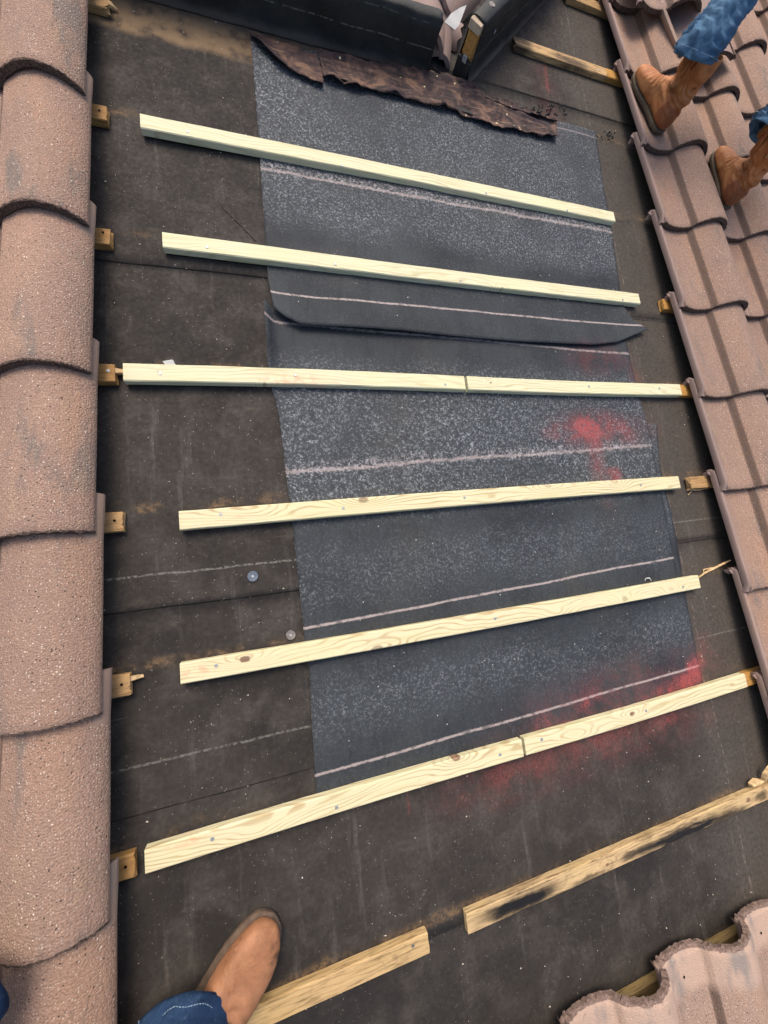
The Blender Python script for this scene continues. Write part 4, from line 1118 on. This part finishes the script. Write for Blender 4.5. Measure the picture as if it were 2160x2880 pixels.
def skin_body(parent, name, pts, edges, mat, root=0, sub=2):
    me = bpy.data.meshes.new(name); me.from_pydata([p[:3] for p in pts], edges, []); me.update()
    o = bpy.data.objects.new(name, me); COL.objects.link(o)
    md = o.modifiers.new('skin', 'SKIN'); md.use_smooth_shade = True; md.branch_smoothing = .6
    sv = me.skin_vertices[0].data
    for i, p in enumerate(pts):
        r = p[3] if isinstance(p[3], (tuple, list)) else (p[3], p[3])
        sv[i].radius = r; sv[i].use_root = (i == root)
    md = o.modifiers.new('sub', 'SUBSURF'); md.levels = sub; md.render_levels = sub
    me2 = evaluated(o); bpy.data.objects.remove(o)
    return link(name, me2, mat, parent)
def upper_body(parent, hip, chest, neck, head, armL, armR, shirt, fwd, curlL=.6, curlR=.6):
    """arm = (shoulder, elbow, wrist, palm direction, thumb side)"""
    hip, chest, neck, head = map(Vector, (hip, chest, neck, head)); head = neck.lerp(head, .80); pts = []; ed = []
    def add(p, r, prev=None):
        pts.append((p[0], p[1], p[2], r)); i = len(pts) - 1
        if prev is not None: ed.append((prev, i))
        return i
    r0 = add(hip, (.10, .07)); c = add(chest, (.10, .07), r0); n = add(neck, .055, c); n2 = add(neck.lerp(head, .45), .052, n); h = add(head, (.072, .085), n2); h2 = add(head + (head - neck).normalized() * .075, (.066, .078), h)
    nose = add(head + Vector(fwd) * .085, .016, h); 
    for arm in (armL, armR):
        sh, el, wr, pd, th = map(Vector, arm); pd.normalize(); th = (th - pd * th.dot(pd)).normalized()
        a = add(sh, .045, c); b = add(sh.lerp(el, .5), .042, a); b2 = add(el, .040, b); w0 = add(el.lerp(wr, .4), .040, b2); w = add(wr, .028, w0)
        palm = add(wr + pd * .055, (.034, .019), w)
        back = pd.cross(th).normalized()
        for k in range(4):
            off = th * (.026 - .0175 * k); ln = (.040, .044, .041, .033)[k]
            base = wr + pd * .078 + off
            k1 = add(base, .0092, palm); d1 = (pd + back * .45).normalized(); p2 = base + d1 * ln; k2 = add(p2, .0085, k1)
            d2_ = (pd * .35 + back).normalized(); p3 = p2 + d2_ * ln * .62; k3 = add(p3, .0078, k2)
            d3 = (back - pd * .3).normalized(); add(p3 + d3 * ln * .5, .0068, k3)
        t1 = add(wr + pd * .03 + th * .036, .0115, palm); t2_ = add(wr + pd * .058 + th * .055 + back * .012, .010, t1); add(wr + pd * .085 + th * .052 + back * .028, .0085, t2_)
    skin_body(parent, 'body', pts, ed, M['skin'])
    # shirt over torso and upper arms
    pts2 = [(hip.x, hip.y, hip.z, (.175, .125)), (*hip.lerp(chest, .5), (.170, .125)), (*chest, (.185, .130)), (*chest.lerp(neck, .78), (.080, .070))]
    ed2 = [(0, 1), (1, 2), (2, 3)]
    for arm in (armL, armR):
        sh, el = Vector(arm[0]), Vector(arm[1]); i = len(pts2)
        pts2 += [(*sh, .078), (*sh.lerp(el, .5), .068), (*sh.lerp(el, .82), .060)]; ed2 += [(2, i), (i, i + 1), (i + 1, i + 2)]
    skin_body(parent, 'shirt', pts2, ed2, shirt)
    # hair, ears and eyes
    bm = bmesh.new(); bmesh.ops.create_uvsphere(bm, u_segments=24, v_segments=14, radius=.098)
    up = (head - neck).normalized(); fw = Vector(fwd).normalized()
    for v in list(bm.verts):
        if v.co.z < -.01: v.co.z = -.01 - (v.co.z + .01) * -.25
    me = bpy.data.meshes.new('hair'); bm.to_mesh(me); bm.free()
    o = link('hair', me, M['hair'], parent, head + up * .045 - fw * .012); o.rotation_euler = up.to_track_quat('Z', 'Y').to_euler(); o.scale = (.86, .95, .85)
    sd_ = up.cross(fw).normalized()
    for s in (-1, 1):
        bm = bmesh.new(); bmesh.ops.create_uvsphere(bm, u_segments=12, v_segments=8, radius=.012)
        me = bpy.data.meshes.new('eye'); bm.to_mesh(me); bm.free(); link('eye', me, M['paper'], parent, head + fw * .074 + sd_ * s * .032 + up * .02)
        bm = bmesh.new(); bmesh.ops.create_uvsphere(bm, u_segments=12, v_segments=8, radius=.024)
        me = bpy.data.meshes.new('ear'); bm.to_mesh(me); bm.free(); o = link('ear', me, M['skin'], parent, head + sd_ * s * .078); o.scale = (.5, .8, 1.2)
# --- the photographer
ph = thing('person', 'photographer in tan leather boots and dark blue jeans, one boot on the felt', 'person', (.0, -1.30, 0))
O = Vector((0, -1.30, 0)); rel = lambda *p: Vector(p) - O
yaw = -math.radians(48)
make_boot(ph, rel(.020, -1.372, .0045), yaw, 1, M['leather1'], M['sole'], shaft_h=.22, wrinkle=1.0, wide=1.0, label='tan boot planted on the bare felt')
make_boot(ph, rel(-.222, -1.09, .110), math.radians(52), -1, M['leather1'], M['sole'], shaft_h=.22, wrinkle=.6, label='tan boot on the left tiles')
H = lambda p: tuple(Vector(p) - O)
pR = [(0, *H((.078, -1.268, .060))), (.06, *H((.075, -1.280, .11))), (.25, *H((.045, -1.38, .30))), (.5, *H((.03, -1.44, .52))), (.8, *H((.01, -1.50, .80))), (1, *H((-.01, -1.52, .92)))]
pL = [(0, *H((-.203, -1.030, .145))), (.06, *H((-.214, -1.050, .19))), (.25, *H((-.25, -1.21, .38))), (.5, *H((-.26, -1.34, .56))), (.8, *H((-.22, -1.46, .82))), (1, *H((-.18, -1.50, .92)))]
rad = [(0, .088, .076), (.06, .080, .074), (.15, .076, .078), (.3, .080, .084), (.5, .085, .088), (.8, .100, .105), (1, .105, .11)]
make_jeans(ph, [(pR, rad, .005), (pL, [(a, b * .93, c * .93) for a, b, c in rad], .004)], [(H((-.09, -1.51, .84)), .13, .10), (H((-.09, -1.51, .90)), .175, .12), (H((-.09, -1.51, .98)), .18, .125), (H((-.09, -1.51, 1.05)), .165, .12)], M['denim_dark'], M['stitch'], 3)
upper_body(ph, rel(-.08, -1.50, 1.04), rel(-.03, -1.44, 1.38), rel(.0, -1.38, 1.56), rel(.04, -1.30, 1.70),
           (rel(-.20, -1.40, 1.44), rel(-.20, -1.16, 1.22), rel(.10, -.78, 1.13), (.5, .8, -.2), (.4, -.2, .8)), (rel(.17, -1.42, 1.44), rel(.32, -1.14, 1.22), rel(.42, -.76, 1.13), (-.2, .9, -.2), (-.6, -.1, .7)), M['shirt1'], (.15, .85, -.5))
# --- the worker on the right tiles
wk = thing('person', 'worker in faded blue jeans and worn brown western boots standing on the right tiles', 'person', (2.0, 1.1, 0))
O = Vector((2.0, 1.1, 0)); rel = lambda *p: Vector(p) - O; H = lambda p: tuple(Vector(p) - O)
make_boot(wk, rel(1.885, 1.085, .066), math.radians(11), -1, M['leather2'], M['sole2'], lean=(-.055, .0), shaft_h=.25, wrinkle=1.9, heelcap=True, scale=.86, wide=1.05, label='brown boot next to the edge of the bare felt')
make_boot(wk, rel(2.162, .797, .068), math.radians(-8), 1, M['leather2'], M['sole2'], lean=(-.075, .01), shaft_h=.25, wrinkle=2.1, heelcap=True, scale=.86, wide=1.05, label='brown boot at the right edge of the photo')
p1 = [(0, *H((1.792, 1.105, .262))), (.04, *H((1.792, 1.115, .285))), (.10, *H((1.812, 1.135, .32))), (.25, *H((1.86, 1.20, .40))), (.5, *H((1.96, 1.34, .60))), (.8, *H((2.02, 1.45, .85))), (1, *H((2.05, 1.48, .95)))]
p2 = [(0, *H((2.075, .868, .262))), (.04, *H((2.09, .880, .285))), (.10, *H((2.11, .905, .32))), (.25, *H((2.16, .98, .42))), (.5, *H((2.25, 1.15, .62))), (.8, *H((2.24, 1.36, .85))), (1, *H((2.22, 1.44, .95)))]
rad = [(0, .062, .070), (.03, .066, .074), (.08, .060, .067), (.16, .055, .062), (.3, .060, .067), (.5, .074, .080), (.8, .098, .104), (1, .105, .11)]
make_jeans(wk, [(p1, rad, .0125), (p2, rad, .0125)], [(H((2.13, 1.47, .86)), .13, .10), (H((2.13, 1.48, .92)), .175, .12), (H((2.13, 1.50, 1.00)), .18, .125), (H((2.13, 1.52, 1.07)), .165, .12)], M['denim_light'], M['stitch2'], 9)
upper_body(wk, rel(2.13, 1.52, 1.06), rel(2.13, 1.62, 1.40), rel(2.12, 1.68, 1.58), rel(2.10, 1.70, 1.72),
           (rel(1.95, 1.60, 1.46), rel(1.85, 1.60, 1.20), rel(1.86, 1.55, .98), (.0, -.1, -1), (.6, .3, 0)), (rel(2.31, 1.62, 1.46), rel(2.42, 1.62, 1.20), rel(2.40, 1.56, .98), (.0, -.1, -1), (-.6, .3, 0)), M['shirt2'], (-.1, 1, -.15))
